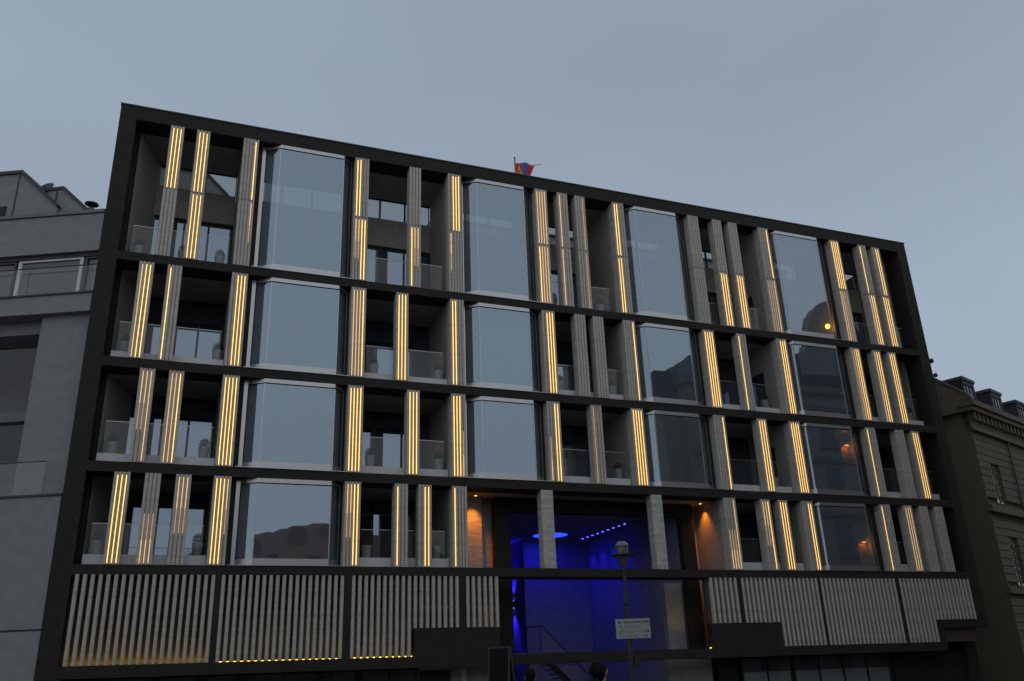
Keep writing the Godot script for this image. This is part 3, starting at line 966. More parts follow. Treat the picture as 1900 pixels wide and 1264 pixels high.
# ---------------------------------------------------------------- stone corner building
func stone_building() -> void:
	var b := thing("stone_building", "old sandstone corner building with heavy cornice and dark dormers", "building", Vector3(39.63, 0, -3.0), deg_to_rad(20.1))
	bx(b, "body", M.stone_b, 0.05, 17.0, 0.0, 13.0, -12.0, -0.16)
	bx(b, "side_wall", M.stone, -0.02, 0.048, 0.0, 14.05, -12.0, 0.0)
	# stone courses of the front, broken by the windows
	var windows := [[1.55, 2.66, 9.26, 11.45], [6.3, 7.41, 9.26, 11.45], [11.0, 12.1, 9.26, 11.45], [1.7, 2.78, 5.02, 7.22], [6.4, 7.48, 5.02, 7.22], [11.1, 12.2, 5.02, 7.22], [1.7, 2.8, 1.0, 3.6], [6.4, 7.5, 1.0, 3.6]]
	var y := 12.98
	var k := 0
	while y > 0.3:
		var y1 := y
		var y0 := y - 0.355
		y -= 0.39
		if y0 < 9.12 and y1 > 8.68:
			continue
		if y0 < 4.94 and y1 > 4.6:
			continue
		var x := 0.0
		var cuts := []
		for w in windows:
			if y0 < w[3] and y1 > w[2]:
				cuts.append(w)
		cuts.append([17.0, 17.0])
		for c in cuts:
			if c[0] - x > 0.1:
				bx(b, "stone_course", M.stone if (k % 3) else M.stone_b, x, c[0], y0, y1, -0.159, rng.randf_range(-0.012, 0.012))
			x = c[1]
			k += 1
	for w in windows:
		var h := holder(b, "window", Vector3(w[0], w[2], -0.15))
		var ww: float = w[1] - w[0]
		var hh: float = w[3] - w[2]
		bx(h, "pane", M.shop_glass, 0.06, ww - 0.06, 0.06, hh - 0.06, 0.0, 0.012)
		for e in [[0.0, 0.06, 0.0, hh], [ww - 0.06, ww, 0.0, hh], [0.06, ww - 0.06, 0.0, 0.06], [0.06, ww - 0.06, hh - 0.06, hh], [ww / 2 - 0.03, ww / 2 + 0.03, 0.06, hh - 0.06]]:
			bx(h, "frame", M.stone_b, e[0], e[1], e[2], e[3], -0.004, 0.04)
	bx(b, "string_course", M.stone_b, -0.08, 17.0, 8.72, 9.1, -0.158, 0.16)
	bx(b, "string_course", M.stone_b, -0.08, 17.0, 4.62, 4.92, -0.158, 0.14)
	# entablature and cornice
	bx(b, "frieze", M.stone, -0.02, 17.0, 13.0, 14.05, -0.3, 0.06)
	bx(b, "moulding", M.stone_b, -0.12, 17.0, 13.02, 13.22, 0.061, 0.2)
	for j in 30:
		bx(b, "bracket", M.stone_b, 0.1 + j * 0.55, 0.32 + j * 0.55, 13.6, 14.05, 0.061, 0.3)
	bx(b, "cornice", M.stone_b, -0.3, 17.0, 14.051, 14.3, -0.3, 0.42)
	bx(b, "cornice", M.stone, -0.38, 17.0, 14.301, 14.55, -0.3, 0.55)
	bx(b, "cornice_return", M.stone_b, -0.3, 0.0, 14.051, 14.3, -12.0, -0.301)
	bx(b, "gutter", M.slate, -0.3, 17.0, 14.551, 14.68, -0.1, 0.45)
	# mansard roof and its gable parapet
	var roof := PackedVector2Array([Vector2(0.0, 14.55), Vector2(2.2, 16.95), Vector2(10.0, 17.1), Vector2(12.0, 14.55)])
	var rm := part(b, "roof", plate(roof, 0.0, 16.5), M.slate_dark, Vector3(0.35, 0, -0.25))
	rm.rotation_degrees = Vector3(0, 90, 0)
	rm.position = Vector3(0.35, 0, -0.25)
	var par := part(b, "gable_parapet", plate(PackedVector2Array([Vector2(-0.3, 14.3), Vector2(-0.3, 14.85), Vector2(1.9, 16.75), Vector2(10.0, 16.9), Vector2(11.7, 14.3)]), 0.0, 0.3), M.stone, Vector3(-0.05, 0, 0))
	par.rotation_degrees = Vector3(0, 90, 0)
	var cop := part(b, "parapet_cap", plate(PackedVector2Array([Vector2(-0.36, 14.84), Vector2(-0.36, 14.95), Vector2(1.88, 16.87), Vector2(10.0, 17.02), Vector2(10.0, 16.9), Vector2(1.92, 16.75)]), -0.06, 0.36), M.trim_grey, Vector3(-0.05, 0, 0))
	cop.rotation_degrees = Vector3(0, 90, 0)
	# dormers
	for j in 4:
		var x0 := 0.6 + j * 3.84
		var d := holder(b, "dormer", Vector3(x0, 14.56, -0.12))
		bx(d, "cheek", M.slate_dark, 0.0, 0.14, 0.0, 1.5, -2.2, 0.0)
		bx(d, "cheek", M.slate_dark, 1.42, 1.56, 0.0, 1.5, -2.2, 0.0)
		bx(d, "roof", M.slate, -0.06, 1.62, 1.501, 1.68, -2.3, 0.07)
		bx(d, "lintel", M.slate, 0.141, 1.419, 1.28, 1.5, -0.1, 0.0)
		bx(d, "pane", M.shop_glass, 0.2, 1.36, 0.1, 1.24, -0.07, -0.06)
		for e in [0.141, 0.53, 0.94, 1.36]:
			bx(d, "frame", M.trim_grey, e, e + 0.058, 0.1, 1.279, -0.09, -0.02)
		bx(d, "frame", M.trim_grey, 0.141, 1.419, 0.0, 0.099, -0.09, -0.02)
	var rp := part(b, "rain_pipe", tube(Vector3(4.6, 0.0, 0.1), Vector3(4.6, 13.0, 0.1), 0.06, 0.06), M.slate)
	rp.set_meta("label", "rain pipe down the stone front")

# ---------------------------------------------------------------- buildings mirrored in the glass, and added houses that block light
func opposite_buildings() -> void:
	var b := thing("tiled_house", "house with a brown tiled hipped roof across the square, mirrored in the glass", "house", Vector3(4, 0, 42))
	bx(b, "wall", M.stone_side, -14.0, 22.0, 0.0, 8.0, 0.0, 12.0)
	var st := SurfaceTool.new()
	st.begin(Mesh.PRIMITIVE_TRIANGLES)
	st.set_smooth_group(-1)
	var e0 := Vector3(-18, 8, -0.5)
	var e1 := Vector3(22.5, 8, -0.5)
	var e2 := Vector3(22.5, 8, 12.5)
	var e3 := Vector3(-18, 8, 12.5)
	var r0 := Vector3(8, 14.9, 6)
	var r1 := Vector3(17, 14.9, 6)
	for q in [[e0, r0, r1, e1], [e2, r1, r0, e3]]:
		quad(st, q[0], q[1], q[2], q[3])
	for t in [[e3, r0, e0], [e1, r1, e2], [e0, e1, e2], [e0, e2, e3]]:
		for v in t:
			st.add_vertex(v)
	st.generate_normals()
	part(b, "roof", st.commit(), M.tile)
	for j in 5:
		bx(b, "roof_window", M.dark_pane, 0.5 + j * 3.2, 1.4 + j * 3.2, 10.4, 11.4, 1.3, 2.2)
		bx(b, "window", M.dark_pane, -10.0 + j * 6.0, -8.8 + j * 6.0, 4.6, 6.6, -0.02, 0.0)
		bx(b, "window", M.dark_pane, -10.0 + j * 6.0, -8.8 + j * 6.0, 1.2, 3.2, -0.02, 0.0)
	for q in [[2.6, 12.2, 3.2], [6.4, 13.3, 4.4], [9.2, 13.9, 4.9], [12.6, 14.2, 5.0]]:
		var dm := part(b, "roof_dormer", plate(PackedVector2Array([Vector2(-0.9, -1.2), Vector2(0.9, -1.2), Vector2(0.75, 0.45), Vector2(0.3, 0.8), Vector2(-0.35, 0.75), Vector2(-0.8, 0.35)]), -0.4, 2.0), M.tile, Vector3(q[0], q[1], q[2]))
		dm.set_meta("label", "small tiled dormer on the roof")
	bx(b, "chimney", M.tile, 11.0, 12.0, 13.6, 15.4, 6.2, 7.0)
	for q in [[-62.0, 40.0, 40.0, 16.0, "added unseen long grey-roofed house that dims the lower storeys, beside the tiled house"], [32.0, 41.0, 30.0, 15.0, "added unseen grey-roofed house that dims the lower storeys, behind the stone block"]]:  # unseen houses added to keep low sky light off the lower storeys
		var h := thing("added_row_house", q[4], "house", Vector3(q[0], 0, q[1]))
		var ln: float = q[2]
		var ht: float = q[3]
		bx(h, "wall", M.stone_side, 0.0, ln, 0.0, ht - 4.0, 0.0, 12.0)
		var rf := part(h, "roof", plate(PackedVector2Array([Vector2(-12.4, ht - 4.0), Vector2(-6.0, ht), Vector2(0.4, ht - 4.0)]), -0.3, ln + 0.3), M.slate)
		rf.rotation_degrees = Vector3(0, 90, 0)
		for j in 3:
			for k in int(ln / 4.0):
				bx(h, "window", M.dark_pane, 1.4 + k * 4.0, 2.6 + k * 4.0, 1.2 + j * 3.6, 3.2 + j * 3.6, -0.02, -0.003)
	# tall stone block on the narrower part of the street
	var c := thing("stone_block", "tall brown stone block with slate roof and arched gable, mirrored in the bay windows", "building", Vector3(27.9, 0, 14.0))
	bx(c, "wall", M.stone_light, 1.5, 34.0, 0.0, 18.4, 0.0, 14.0)
	bx(c, "corner_wing", M.stone_light, 0.0, 1.5, 0.0, 17.0, 0.6, 14.0)
	part(c, "wing_roof", box_mesh(Vector3(1.7, 2.4, 13.0)), M.slate_dark, Vector3(0.75, 18.2, 7.4))
	bx(c, "cornice", M.stone_b, 1.2, 34.2, 18.4, 18.9, -0.4, 14.2)
	var ms := plate(PackedVector2Array([Vector2(2.0, 18.9), Vector2(4.2, 21.6), Vector2(32.0, 21.6), Vector2(34.0, 18.9)]), -10.0, -0.4)
	part(c, "roof", ms, M.slate_dark, Vector3(0, 0, 10.8))
	var arch := PackedVector2Array()
	arch.append(Vector2(-3.4, 18.9))
	arch.append(Vector2(-3.4, 20.6))
	for k in 17:
		var a := PI - PI * k / 16.0
		arch.append(Vector2(cos(a) * 2.9, 21.2 + sin(a) * 3.4))
	arch.append(Vector2(3.4, 20.6))
	arch.append(Vector2(3.4, 18.9))
	part(c, "arched_gable", plate(arch, -0.5, 0.2), M.stone_light, Vector3(14.2, 0.8, 0.0))
	bx(c, "gable_window", M.dark_pane, 13.4, 15.0, 20.9, 23.1, -0.53, -0.51)
	for j in 5:
		bx(c, "string_course", M.stone_b, 1.4, 34.1, 3.3 + j * 3.5, 3.6 + j * 3.5, -0.15, -0.001)
		for k in 11:
			var x := 3.0 + k * 2.8
			var w := holder(c, "window", Vector3(x, 0.9 + j * 3.5, -0.02))
			bx(w, "pane", M.dark_pane, 0.0, 1.2, 0.0, 2.1, 0.0, 0.015)
			bx(w, "sill", M.stone_b, -0.1, 1.3, -0.14, -0.01, -0.14, 0.015)

# ---------------------------------------------------------------- on the roofs
func roof_things() -> void:
	var h := thing("stair_house", "pale grey stair house with sloping roof seen through the top windows", "roof hut", Vector3(-2.0, 20.15, -6.5))
	part(h, "wall", plate(PackedVector2Array([Vector2(0.0, 0.0), Vector2(3.15, 0.0), Vector2(3.15, 2.15), Vector2(2.1, 3.2), Vector2(0.0, 3.2)]), -2.5, 0.0), M.render_grey)
	part(h, "roof", plate(PackedVector2Array([Vector2(-0.05, 3.2), Vector2(2.12, 3.2), Vector2(3.25, 2.07), Vector2(3.32, 2.14), Vector2(2.14, 3.3), Vector2(-0.05, 3.3)]), -2.6, 0.08), M.dark_trim)
	var p := thing("plant_room", "long dark plant room behind the roof edge of the framed building", "roof hut", Vector3(9.4, 20.15, -7.0))
	part(p, "wall", plate(PackedVector2Array([Vector2(0.0, 0.0), Vector2(23.0, 0.0), Vector2(23.0, 3.0), Vector2(1.6, 3.0), Vector2(0.0, 1.4)]), -4.0, 0.0), M.wall)
	bx(p, "roof", M.slate_dark, 1.5, 23.1, 3.0, 3.12, -4.1, 0.1)
	# flag on a thin pole
	var f := thing("flag", "red, blue and red flag with gold emblem flying from a thin pole on the roof", "flag", Vector3(13.42, 20.15, -2.2))
	f.position = Vector3(13.5, ROOF_B + 0.3, -2.2)
	var top := 2.6
	part(f, "pole", tube(Vector3(0, 0, 0), Vector3(0, top, 0), 0.04, 0.03, 10), M.trim_grey)
	part(f, "finial", lathe([[0.0, top], [0.045, top + 0.01], [0.045, top + 0.05], [0.0, top + 0.07]], 10), M.dark_trim)
	for s in 3:
		part(f, "stripe", flag_piece([0.0, 0.25, 0.48][s], [0.25, 0.48, 1.0][s], top), [M.red, M.blue, M.red][s], Vector3(0.03, 0, 0))
	var em := holder(f, "emblem", Vector3(0.17, top - 0.62, 0.085))
	em.rotation_degrees = Vector3(0, -24, 0)
	for e in [[-0.1, 0.1, -0.52, -0.48], [-0.1, 0.1, -0.2, -0.16], [-0.12, -0.07, -0.6, -0.1], [0.07, 0.12, -0.6, -0.1], [-0.05, 0.05, -0.42, -0.26], [-0.06, 0.06, -0.08, -0.03], [-0.07, 0.07, 0.0, 0.06], [-0.03, 0.03, 0.08, 0.2]]:
		bx(em, "mark", M.gold, e[0], e[1], e[2], e[3], 0.0, 0.012)
	# two bracket lamps at the roof edges by the stone building
	for q in [[Vector3(34.34, 15.35, -0.4), "small dark bracket lamp on the right side of the dark frame", 0.55], [Vector3(38.98, 16.35, -4.3), "small dark bracket lamp on the gable top of the stone building", 0.45]]:
		var l := thing("bracket_lamp", q[1], "lamp", q[0])
		var k: float = q[2]
		part(l, "arm", tube(Vector3(0, 0, 0), Vector3(k * 0.9, k * 0.45, 0), 0.018, 0.018), M.dark_trim)
		part(l, "brace", tube(Vector3(0, -0.02, 0), Vector3(k * 0.8, k * 0.05, 0), 0.012, 0.012), M.dark_trim)
		part(l, "head", lathe([[0.0, -0.12], [0.09, -0.11], [0.12, -0.02], [0.1, 0.08], [0.0, 0.12]], 14), M.dark_trim, Vector3(k * 0.95, k * 0.48, 0))
	planters()
	# globe lamp inside the top bay next to the stone building
	var g := thing("globe_lamp", "glowing round globe lamp inside the top bay window by the stone building", "lamp", Vector3(29.05, 15.95, -0.82))
	part(g, "globe", lathe([[0.0, 0.9], [0.06, 0.915], [0.1, 0.96], [0.115, 1.02], [0.1, 1.08], [0.06, 1.125], [0.0, 1.14]], 18), M.globe_lamp)
	part(g, "stand", lathe([[0.1, 0.0], [0.1, 0.02], [0.012, 0.03], [0.012, 0.9]], 12), M.dark_metal)
	omni(g, "globe_glow", Vector3(0, 1.02, 0), Color(1.0, 0.6, 0.22), 0.25, 0.1)

func flag_piece(u0: float, u1: float, top: float) -> ArrayMesh:
	var st := SurfaceTool.new()
	st.begin(Mesh.PRIMITIVE_TRIANGLES)
	st.set_smooth_group(1)
	var nu := 10
	var nv := 12
	for i in nu:
		for j in nv:
			var c := []
			for d in [[0, 0], [0, 1], [1, 1], [1, 0]]:
				var u: float = lerpf(u0, u1, float(i + d[0]) / nu)
				var v: float = float(j + d[1]) / nv
				# the hoist hangs full, the fly end is twisted into a narrow tip blown upwards
				var hgt := 1.4
				if u > 0.3:
					hgt = lerpf(1.4, 0.62, smoothstep(0.3, 0.5, u))
				if u > 0.62:
					hgt = lerpf(0.62, 0.15, smoothstep(0.62, 0.8, u))
				var x := 1.2 * u + 0.05 * sin(v * 3.0) * u
				var y := top - 0.24 + 0.2 * u - 0.05 * sin(u * 9.0) * (1.0 - u) - hgt * v
				if u > 0.8:
					y -= 0.5 * (u - 0.8) * (u - 0.8) * 8.0 * 0.35
				var z := 0.14 * sin(u * 6.5 + v * 1.5) * (0.3 + u)
				c.append(Vector3(x, y, z))
			quad(st, c[0], c[3], c[2], c[1])
	st.generate_normals()
	return st.commit()

func bush(sd: int) -> ArrayMesh:
	var r := RandomNumberGenerator.new()
	r.seed = sd
	var st := SurfaceTool.new()
	st.begin(Mesh.PRIMITIVE_TRIANGLES)
	st.set_smooth_group(-1)
	for k in 420:
		var d := Vector3(r.randfn(), r.randfn(), r.randfn()).normalized()
		var p := d * r.randf_range(0.12, 0.2)
		p.y *= 1.05
		var u := d.cross(Vector3(r.randfn(), r.randfn(), r.randfn())).normalized()
		var w := d.cross(u).normalized()
		var s := r.randf_range(0.02, 0.034)
		for v in [p + u * s + d * 0.01, p + w * s * 0.5, p - u * s, p - u * s, p - w * s * 0.5, p + u * s + d * 0.01]:
			st.add_vertex(v)
	st.generate_normals()
	return st.commit()

func planters() -> void:
	var pot := lathe([[0.0, 0.0], [0.125, 0.0], [0.13, 0.02], [0.185, 0.6], [0.195, 0.62], [0.18, 0.625], [0.165, 0.58], [0.0, 0.58]], 24)
	var crowns := [bush(1), bush(2), bush(3)]
	var storeys := {2: [S1T, "lowest balcony row"], 3: [S2T, "second balcony row"], 4: [S3T, "third balcony row"], 5: [S4T, "tall top row"]}
	var where := ["balcony by the grey building", "balcony right after the first bay", "balcony after the second bay", "balcony after the third bay", "balcony by the stone building"]
	var ends := ["grey-building end", "middle of it", "stone-building end"]
	# storey, x, balcony, place within it
	var list := [[5, -1.9, 0, 0], [5, -0.41, 0, 1], [5, 0.87, 0, 2], [5, 14.42, 2, 0], [5, 16.66, 2, 2], [4, -1.93, 0, 0], [4, 1.1, 0, 2], [4, 6.75, 1, 0], [4, 9.3, 1, 2], [4, 14.52, 2, 0], [4, 16.9, 2, 2], [4, 24.66, 3, 2], [4, 33.13, 4, 2], [3, -1.91, 0, 0], [3, 0.95, 0, 2], [3, 6.69, 1, 0], [3, 9.3, 1, 2], [3, 16.9, 2, 2], [3, 24.61, 3, 2], [2, -1.98, 0, 0], [2, 1.04, 0, 2], [2, 6.65, 1, 0], [2, 9.2, 1, 2]]
	for i in list.size():
		var q: Array = list[i]
		var s: Array = storeys[q[0]]
		var y: float = s[0]
		if q[0] < 5:
			y += 0.2
		var p := thing("planter", "potted round bush, %s, %s, %s" % [s[1], where[q[2]], ends[q[3]]], "planter", Vector3(q[1], y, -0.86), rng.randf() * TAU, "potted round bushes on the balconies")
		part(p, "pot", pot, M.pot)
		part(p, "soil", lathe([[0.0, 0.582], [0.17, 0.582], [0.17, 0.59], [0.0, 0.592]], 16), M.soil)
		part(p, "bush", crowns[i % 3], M.leaf if i % 2 else M.leaf2, Vector3(0, 0.74, 0))
		if q[0] < 5:
			var deck := bx(p, "plinth", M.slate_dark, -0.18, 0.18, -0.2, 0.0, -0.18, 0.18)
			deck.position.y = -0.1

# ---------------------------------------------------------------- street
func text(parent: Node3D, s: String, size: float, m: Material, at: Vector3, bold := false) -> void:
	var t := TextMesh.new()
	var f := SystemFont.new()
	f.font_names = PackedStringArray(["Droid Sans"])
	f.font_weight = 700 if bold else 400
	t.font = f
	t.text = s
	t.font_size = 32
	t.pixel_size = size / 32.0
	t.depth = 0.003
	t.horizontal_alignment = HORIZONTAL_ALIGNMENT_LEFT
	t.vertical_alignment = VERTICAL_ALIGNMENT_CENTER
	part(parent, "lettering", t, m, at)

func street_things() -> void:
	var l := thing("street_lamp", "unlit street lamp with domed lantern and flat ring on a slim grey pole", "street lamp", Vector3(10.89, 0.0, 10.0))
	part(l, "base", lathe([[0.13, 0.0], [0.13, 0.5], [0.1, 0.62], [0.075, 0.7]], 16), M.lamp_post)
	part(l, "pole", lathe([[0.07, 0.6], [0.06, 2.4], [0.05, 3.2], [0.045, 4.1]], 14), M.lamp_post)
	part(l, "collar", lathe([[0.05, 3.18], [0.062, 3.19], [0.062, 3.24], [0.05, 3.25]], 14), M.lamp_post)
	var top := holder(l, "lantern", Vector3(0, 4.08, 0))
	part(top, "bowl", lathe([[0.05, 0.0], [0.07, 0.02], [0.1, 0.14], [0.14, 0.27], [0.145, 0.3]], 20), M.lamp_glass)
	part(top, "ring", lathe([[0.14, 0.295], [0.33, 0.3], [0.33, 0.315], [0.14, 0.33]], 28), M.lamp_post)
	part(top, "glass", lathe([[0.145, 0.33], [0.15, 0.5], [0.145, 0.53]], 20), M.lamp_glass)
	part(top, "cap", lathe([[0.17, 0.53], [0.17, 0.55], [0.15, 0.6], [0.1, 0.645], [0.0, 0.66]], 24), M.lamp_cap)
	part(top, "bracket", tube(Vector3(-0.2, 0.5, 0.0), Vector3(-0.2, 0.16, 0.0), 0.012, 0.012), M.lamp_post)
	part(top, "bracket", tube(Vector3(-0.2, 0.16, 0.0), Vector3(-0.05, 0.02, 0.0), 0.012, 0.012), M.lamp_post)
	part(top, "bracket", tube(Vector3(-0.2, 0.5, 0.0), Vector3(-0.12, 0.53, 0.0), 0.012, 0.012), M.lamp_post)
	part(l, "switch_box", box_mesh(Vector3(0.16, 0.2, 0.1)), M.lamp_post, Vector3(0.15, 1.86, 0.0))
	var s := thing("direction_sign", "small white direction sign with arrows on the street lamp pole", "sign", Vector3(10.96, 2.38, 10.1), -0.5)
	bx(s, "plate", M.sign, -0.42, 0.42, 0.0, 0.46, 0.0, 0.012)
	bx(s, "divider", M.ink_soft, -0.4, 0.4, 0.226, 0.232, 0.0125, 0.0145)
	bx(s, "clamp", M.dark_metal, -0.04, 0.04, -0.05, 0.0, -0.07, 0.01)
	var z := 0.0135
	text(s, "Alexanderplatz", 0.085, M.ink, Vector3(-0.22, 0.385, z), true)
	text(s, "Schloßplatz", 0.085, M.ink_soft, Vector3(-0.22, 0.285, z))
	text(s, "Ostbahnhof", 0.085, M.ink_soft, Vector3(-0.25, 0.165, z))
	text(s, "Fischerinsel", 0.085, M.ink_soft, Vector3(-0.34, 0.06, z))
	text(s, "2,2", 0.07, M.ink_soft, Vector3(0.3, 0.385, z))
	text(s, "0,7", 0.07, M.ink_soft, Vector3(0.3, 0.285, z))
	text(s, "3,4", 0.07, M.ink_soft, Vector3(0.19, 0.165, z))
	text(s, "0,8", 0.07, M.ink_soft, Vector3(0.19, 0.06, z))
	for a in [[-0.31, 0.385, -1.0], [0.34, 0.165, 1.0]]:
		var h := holder(s, "arrow", Vector3(a[0], a[1], z))
		var d: float = a[2]
		part(h, "shaft", plate(PackedVector2Array([Vector2(-0.045, -0.009), Vector2(0.045, -0.009), Vector2(0.045, 0.009), Vector2(-0.045, 0.009)]), 0.0, 0.003), M.ink)
		part(h, "tip", plate(PackedVector2Array([Vector2(0.05 * d, 0.0), Vector2(0.008 * d, 0.042), Vector2(0.0, 0.03), Vector2(0.026 * d, 0.0), Vector2(0.0, -0.03), Vector2(0.008 * d, -0.042)]), 0.0, 0.0034), M.ink)
	for m in [[-0.3, 0.285], [-0.3, 0.165], [0.32, 0.06]]:
		bx(s, "symbol", M.ink_soft, m[0] - 0.028, m[0] + 0.028, m[1] - 0.02, m[1] + 0.02, z - 0.001, z + 0.002)
	# folding board left of the lamp
	var f := thing("folding_board", "tall dark folding board standing on the pavement before the entrance", "sign board", Vector3(7.38, 0.0, 10.0), -1.05)
	var p1 := holder(f, "front_panel", Vector3(0, 0, 0.0))
	p1.rotation_degrees = Vector3(-4, 0, 0)
	bx(p1, "sheet", M.board, -0.28, 0.28, 0.1, 2.24, 0.0, 0.03)
	bx(p1, "edge", M.board_edge, -0.31, -0.281, 0.0, 2.27, -0.005, 0.04)
	bx(p1, "edge", M.board_edge, 0.281, 0.31, 0.0, 2.27, -0.005, 0.04)
	bx(p1, "edge", M.board_edge, -0.28, 0.28, 2.241, 2.27, -0.005, 0.04)
	var p2 := holder(f, "rear_panel", Vector3(0, 0, -0.42))
	p2.rotation_degrees = Vector3(6.5, 0, 0)
	bx(p2, "sheet", M.board, -0.28, 0.28, 0.1, 2.24, -0.03, 0.0)
	bx(p2, "edge", M.board_edge, -0.31, -0.281, 0.0, 2.27, -0.04, 0.005)
	bx(p2, "edge", M.board_edge, 0.281, 0.31, 0.0, 2.27, -0.04, 0.005)

# ---------------------------------------------------------------- people
func cap_d(p: Vector3, a: Vector3, b: Vector3, ra: float, rb: float) -> float:
	var ab := b - a
	var t := clampf((p - a).dot(ab) / ab.length_squared(), 0.0, 1.0)
	return (p - a - ab * t).length() - lerpf(ra, rb, t)

func field(p: Vector3, bones: Array, k: float, grow: float) -> float:
	var d := 10.0
	for q in bones:
		var e := cap_d(p, q[0], q[1], q[2] + grow, q[3] + grow)
		var h := clampf(0.5 + 0.5 * (d - e) / k, 0.0, 1.0)
		d = lerpf(d, e, h) - k * h * (1.0 - h)
	return d

func nets(st: SurfaceTool, bones: Array, cell: float, k: float, grow := 0.0) -> void:
	var lo := Vector3(9, 9, 9)
	var hi := -lo
	for q in bones:
		var r: float = maxf(q[2], q[3]) + grow + cell * 2.0
		for e in [q[0], q[1]]:
			lo = lo.min(e - Vector3.ONE * r)
			hi = hi.max(e + Vector3.ONE * r)
	var n := Vector3i(((hi - lo) / cell).ceil()) + Vector3i.ONE
	var vals := PackedFloat32Array()
	vals.resize(n.x * n.y * n.z)
	for z in n.z:
		for y in n.y:
			for x in n.x:
				vals[(z * n.y + y) * n.x + x] = field(lo + Vector3(x, y, z) * cell, bones, k, grow)
	var vert := {}
	for z in n.z - 1:
		for y in n.y - 1:
			for x in n.x - 1:
				var i := (z * n.y + y) * n.x + x
				var inside := 0
				var c := [vals[i], vals[i + 1], vals[i + n.x], vals[i + n.x + 1], vals[i + n.x * n.y], vals[i + n.x * n.y + 1], vals[i + n.x * n.y + n.x], vals[i + n.x * n.y + n.x + 1]]
				for v in c:
					if v < 0.0:
						inside += 1
				if inside == 0 or inside == 8:
					continue
				var sum := Vector3.ZERO
				var cnt := 0
				for e in [[0, 1], [2, 3], [4, 5], [6, 7], [0, 2], [1, 3], [4, 6], [5, 7], [0, 4], [1, 5], [2, 6], [3, 7]]:
					var a: float = c[e[0]]
					var b2: float = c[e[1]]
					if (a < 0.0) != (b2 < 0.0):
						var t := a / (a - b2)
						var pa := Vector3(e[0] & 1, (e[0] >> 1) & 1, (e[0] >> 2) & 1)
						var pb := Vector3(e[1] & 1, (e[1] >> 1) & 1, (e[1] >> 2) & 1)
						sum += pa.lerp(pb, t)
						cnt += 1
				vert[i] = lo + (Vector3(x, y, z) + sum / cnt) * cell
	var sx := 1
	var sy := n.x
	var sz := n.x * n.y
	for z in range(1, n.z - 1):
		for y in range(1, n.y - 1):
			for x in range(1, n.x - 1):
				var i := (z * n.y + y) * n.x + x
				var a := vals[i] < 0.0
				for ax in [[sx, sy, sz], [sy, sz, sx], [sz, sx, sy]]:
					if a != (vals[i + ax[0]] < 0.0):
						var q := [vert[i - ax[1] - ax[2]], vert[i - ax[2]], vert[i], vert[i - ax[1]]]
						if a:
							q.reverse()
						quad(st, q[0], q[1], q[2], q[3])

func mesh_of(bones: Array, cell: float, k: float, grow := 0.0) -> ArrayMesh:
	var st := SurfaceTool.new()
	st.begin(Mesh.PRIMITIVE_TRIANGLES)
	st.set_smooth_group(0)
	nets(st, bones, cell, k, grow)
	st.index()
	st.generate_normals()
	return st.commit()

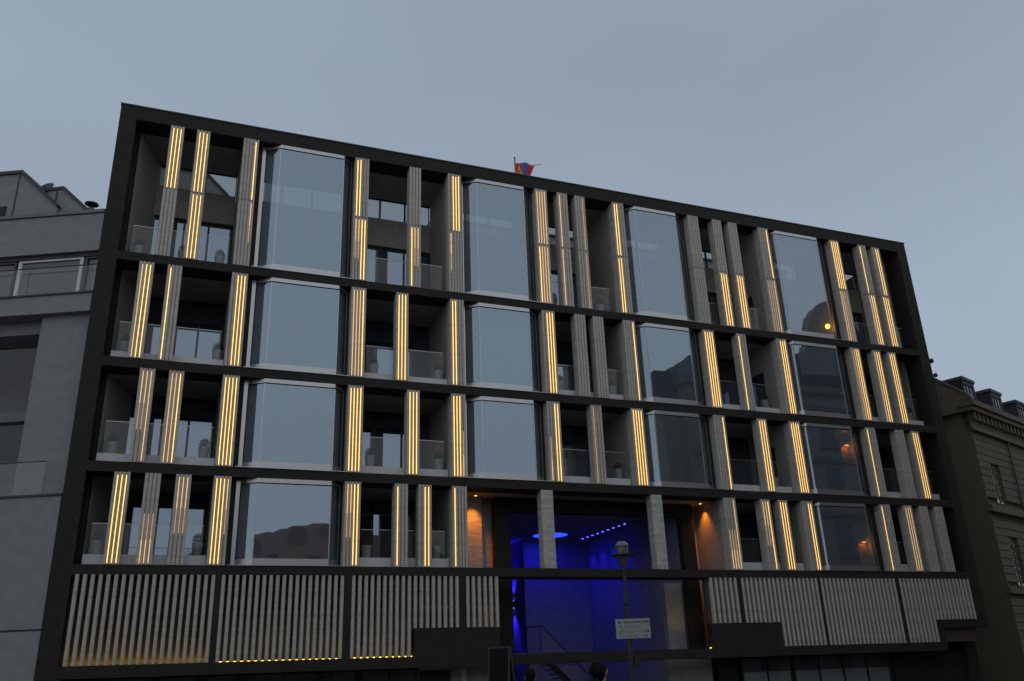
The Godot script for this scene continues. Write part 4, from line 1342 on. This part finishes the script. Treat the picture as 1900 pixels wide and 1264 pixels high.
func people() -> void:
	var v := func(x, y, z): return Vector3(x, y, z)
	# a standing adult 1.72 m tall, facing +z
	var head := [[v.call(0, 1.6, 0.0), v.call(0, 1.62, 0.015), 0.088, 0.09], [v.call(0, 1.55, 0.035), v.call(0, 1.53, 0.045), 0.06, 0.05], [v.call(0, 1.585, 0.1), v.call(0, 1.56, 0.118), 0.012, 0.016], [v.call(-0.085, 1.6, -0.005), v.call(-0.088, 1.57, 0.0), 0.018, 0.014], [v.call(0.085, 1.6, -0.005), v.call(0.088, 1.57, 0.0), 0.018, 0.014], [v.call(-0.02, 1.535, 0.085), v.call(0.02, 1.535, 0.085), 0.012, 0.012], [v.call(0, 1.38, -0.02), v.call(0, 1.5, 0.0), 0.06, 0.054]]
	var limbs := [[v.call(0, 1.0, 0), v.call(0, 1.3, 0), 0.13, 0.14], [v.call(-0.12, 1.36, 0), v.call(0.12, 1.36, 0), 0.085, 0.085], [v.call(0, 0.95, 0), v.call(0, 1.05, 0), 0.145, 0.13]]
	var legs := []
	var shoes := []
	var arms := []
	for s in [-1.0, 1.0]:
		legs.append([v.call(0.09 * s, 0.92, 0), v.call(0.1 * s, 0.5, 0.015), 0.085, 0.06])
		legs.append([v.call(0.1 * s, 0.5, 0.015), v.call(0.105 * s, 0.1, -0.01), 0.06, 0.042])
		shoes.append([v.call(0.105 * s, 0.045, -0.02), v.call(0.12 * s, 0.04, 0.15), 0.045, 0.036])
		arms.append([v.call(0.19 * s, 1.36, 0), v.call(0.24 * s, 1.1, -0.02), 0.055, 0.045])
		arms.append([v.call(0.24 * s, 1.1, -0.02), v.call(0.23 * s, 0.86, 0.05), 0.043, 0.03])
	var hands := []
	for s in [-1.0, 1.0]:
		hands.append([v.call(0.23 * s, 0.86, 0.05), v.call(0.228 * s, 0.79, 0.065), 0.028, 0.03])
		for f in 4:
			var z0 := 0.04 + f * 0.018
			hands.append([v.call(0.228 * s, 0.785, z0), v.call(0.222 * s, 0.75, z0 + 0.008), 0.0095, 0.009])
			hands.append([v.call(0.222 * s, 0.75, z0 + 0.008), v.call(0.21 * s, 0.72 + absf(f - 1.5) * 0.006, z0 + 0.012), 0.009, 0.008])
		hands.append([v.call(0.222 * s, 0.825, 0.085), v.call(0.212 * s, 0.785, 0.105), 0.011, 0.0095])
	var body_st := SurfaceTool.new()
	body_st.begin(Mesh.PRIMITIVE_TRIANGLES)
	body_st.set_smooth_group(0)
	nets(body_st, limbs + legs + arms, 0.03, 0.05)
	nets(body_st, head, 0.011, 0.022)
	nets(body_st, hands, 0.007, 0.008)
	body_st.index()
	body_st.generate_normals()
	var body := body_st.commit()
	var coat := mesh_of(limbs + arms.slice(0, 1) + arms.slice(1, 2) + arms.slice(2, 4) + [[v.call(0, 0.86, 0), v.call(0, 1.0, 0), 0.16, 0.14]], 0.028, 0.05, 0.022)
	var trousers := mesh_of(legs, 0.028, 0.03, 0.014)
	var shoe := mesh_of(shoes, 0.016, 0.02)
	var short_hair := mesh_of([[v.call(0, 1.63, -0.015), v.call(0, 1.645, -0.005), 0.098, 0.09], [v.call(0, 1.58, -0.045), v.call(0, 1.52, -0.05), 0.075, 0.055]], 0.014, 0.03)
	var big := []
	var r := RandomNumberGenerator.new()
	r.seed = 77
	for k in 46:
		var d := Vector3(r.randfn(), r.randfn(), r.randfn()).normalized()
		if d.z > 0.45 and d.y < 0.5:
			d.z = -d.z
		var c := Vector3(0, 1.6, -0.03) + d * Vector3(0.1, 0.11, 0.1)
		big.append([c, c + Vector3(0.01, -0.02, 0), 0.035, 0.03])
	var curly := mesh_of(big, 0.014, 0.02)
	var scarf := mesh_of([[v.call(-0.06, 1.42, 0.05), v.call(0.06, 1.42, 0.05), 0.04, 0.04], [v.call(0.06, 1.42, 0.05), v.call(0.05, 1.41, -0.06), 0.04, 0.04], [v.call(0.05, 1.41, -0.06), v.call(-0.05, 1.41, -0.06), 0.04, 0.04], [v.call(-0.05, 1.41, -0.06), v.call(-0.06, 1.42, 0.05), 0.04, 0.04]], 0.016, 0.03)
	var list := [
		["person in a dark coat with pale scarf and short dark hair beside the board", Vector3(6.0, 0, 15.4), 2.6, short_hair, M.coat_dark, true, 1.0],
		["person in a grey jacket with dark hair, next to the curly haired person", Vector3(7.05, 0, 16.0), 2.1, short_hair, M.coat_grey, false, 1.01],
		["person in a navy coat with full curly dark hair before the blue hall", Vector3(7.25, 0, 15.4), 2.9, curly, M.coat_navy, false, 1.035]]
	for q in list:
		var o := thing("person", q[0], "person", q[1], q[2])
		o.scale = Vector3.ONE * q[6]
		part(o, "body", body, M.skin)
		part(o, "coat", coat, q[4])
		part(o, "trousers", trousers, M.denim)
		part(o, "shoes", shoe, M.shoe)
		part(o, "hair", q[3], M.hair)
		if q[5]:
			part(o, "scarf", scarf, M.scarf)
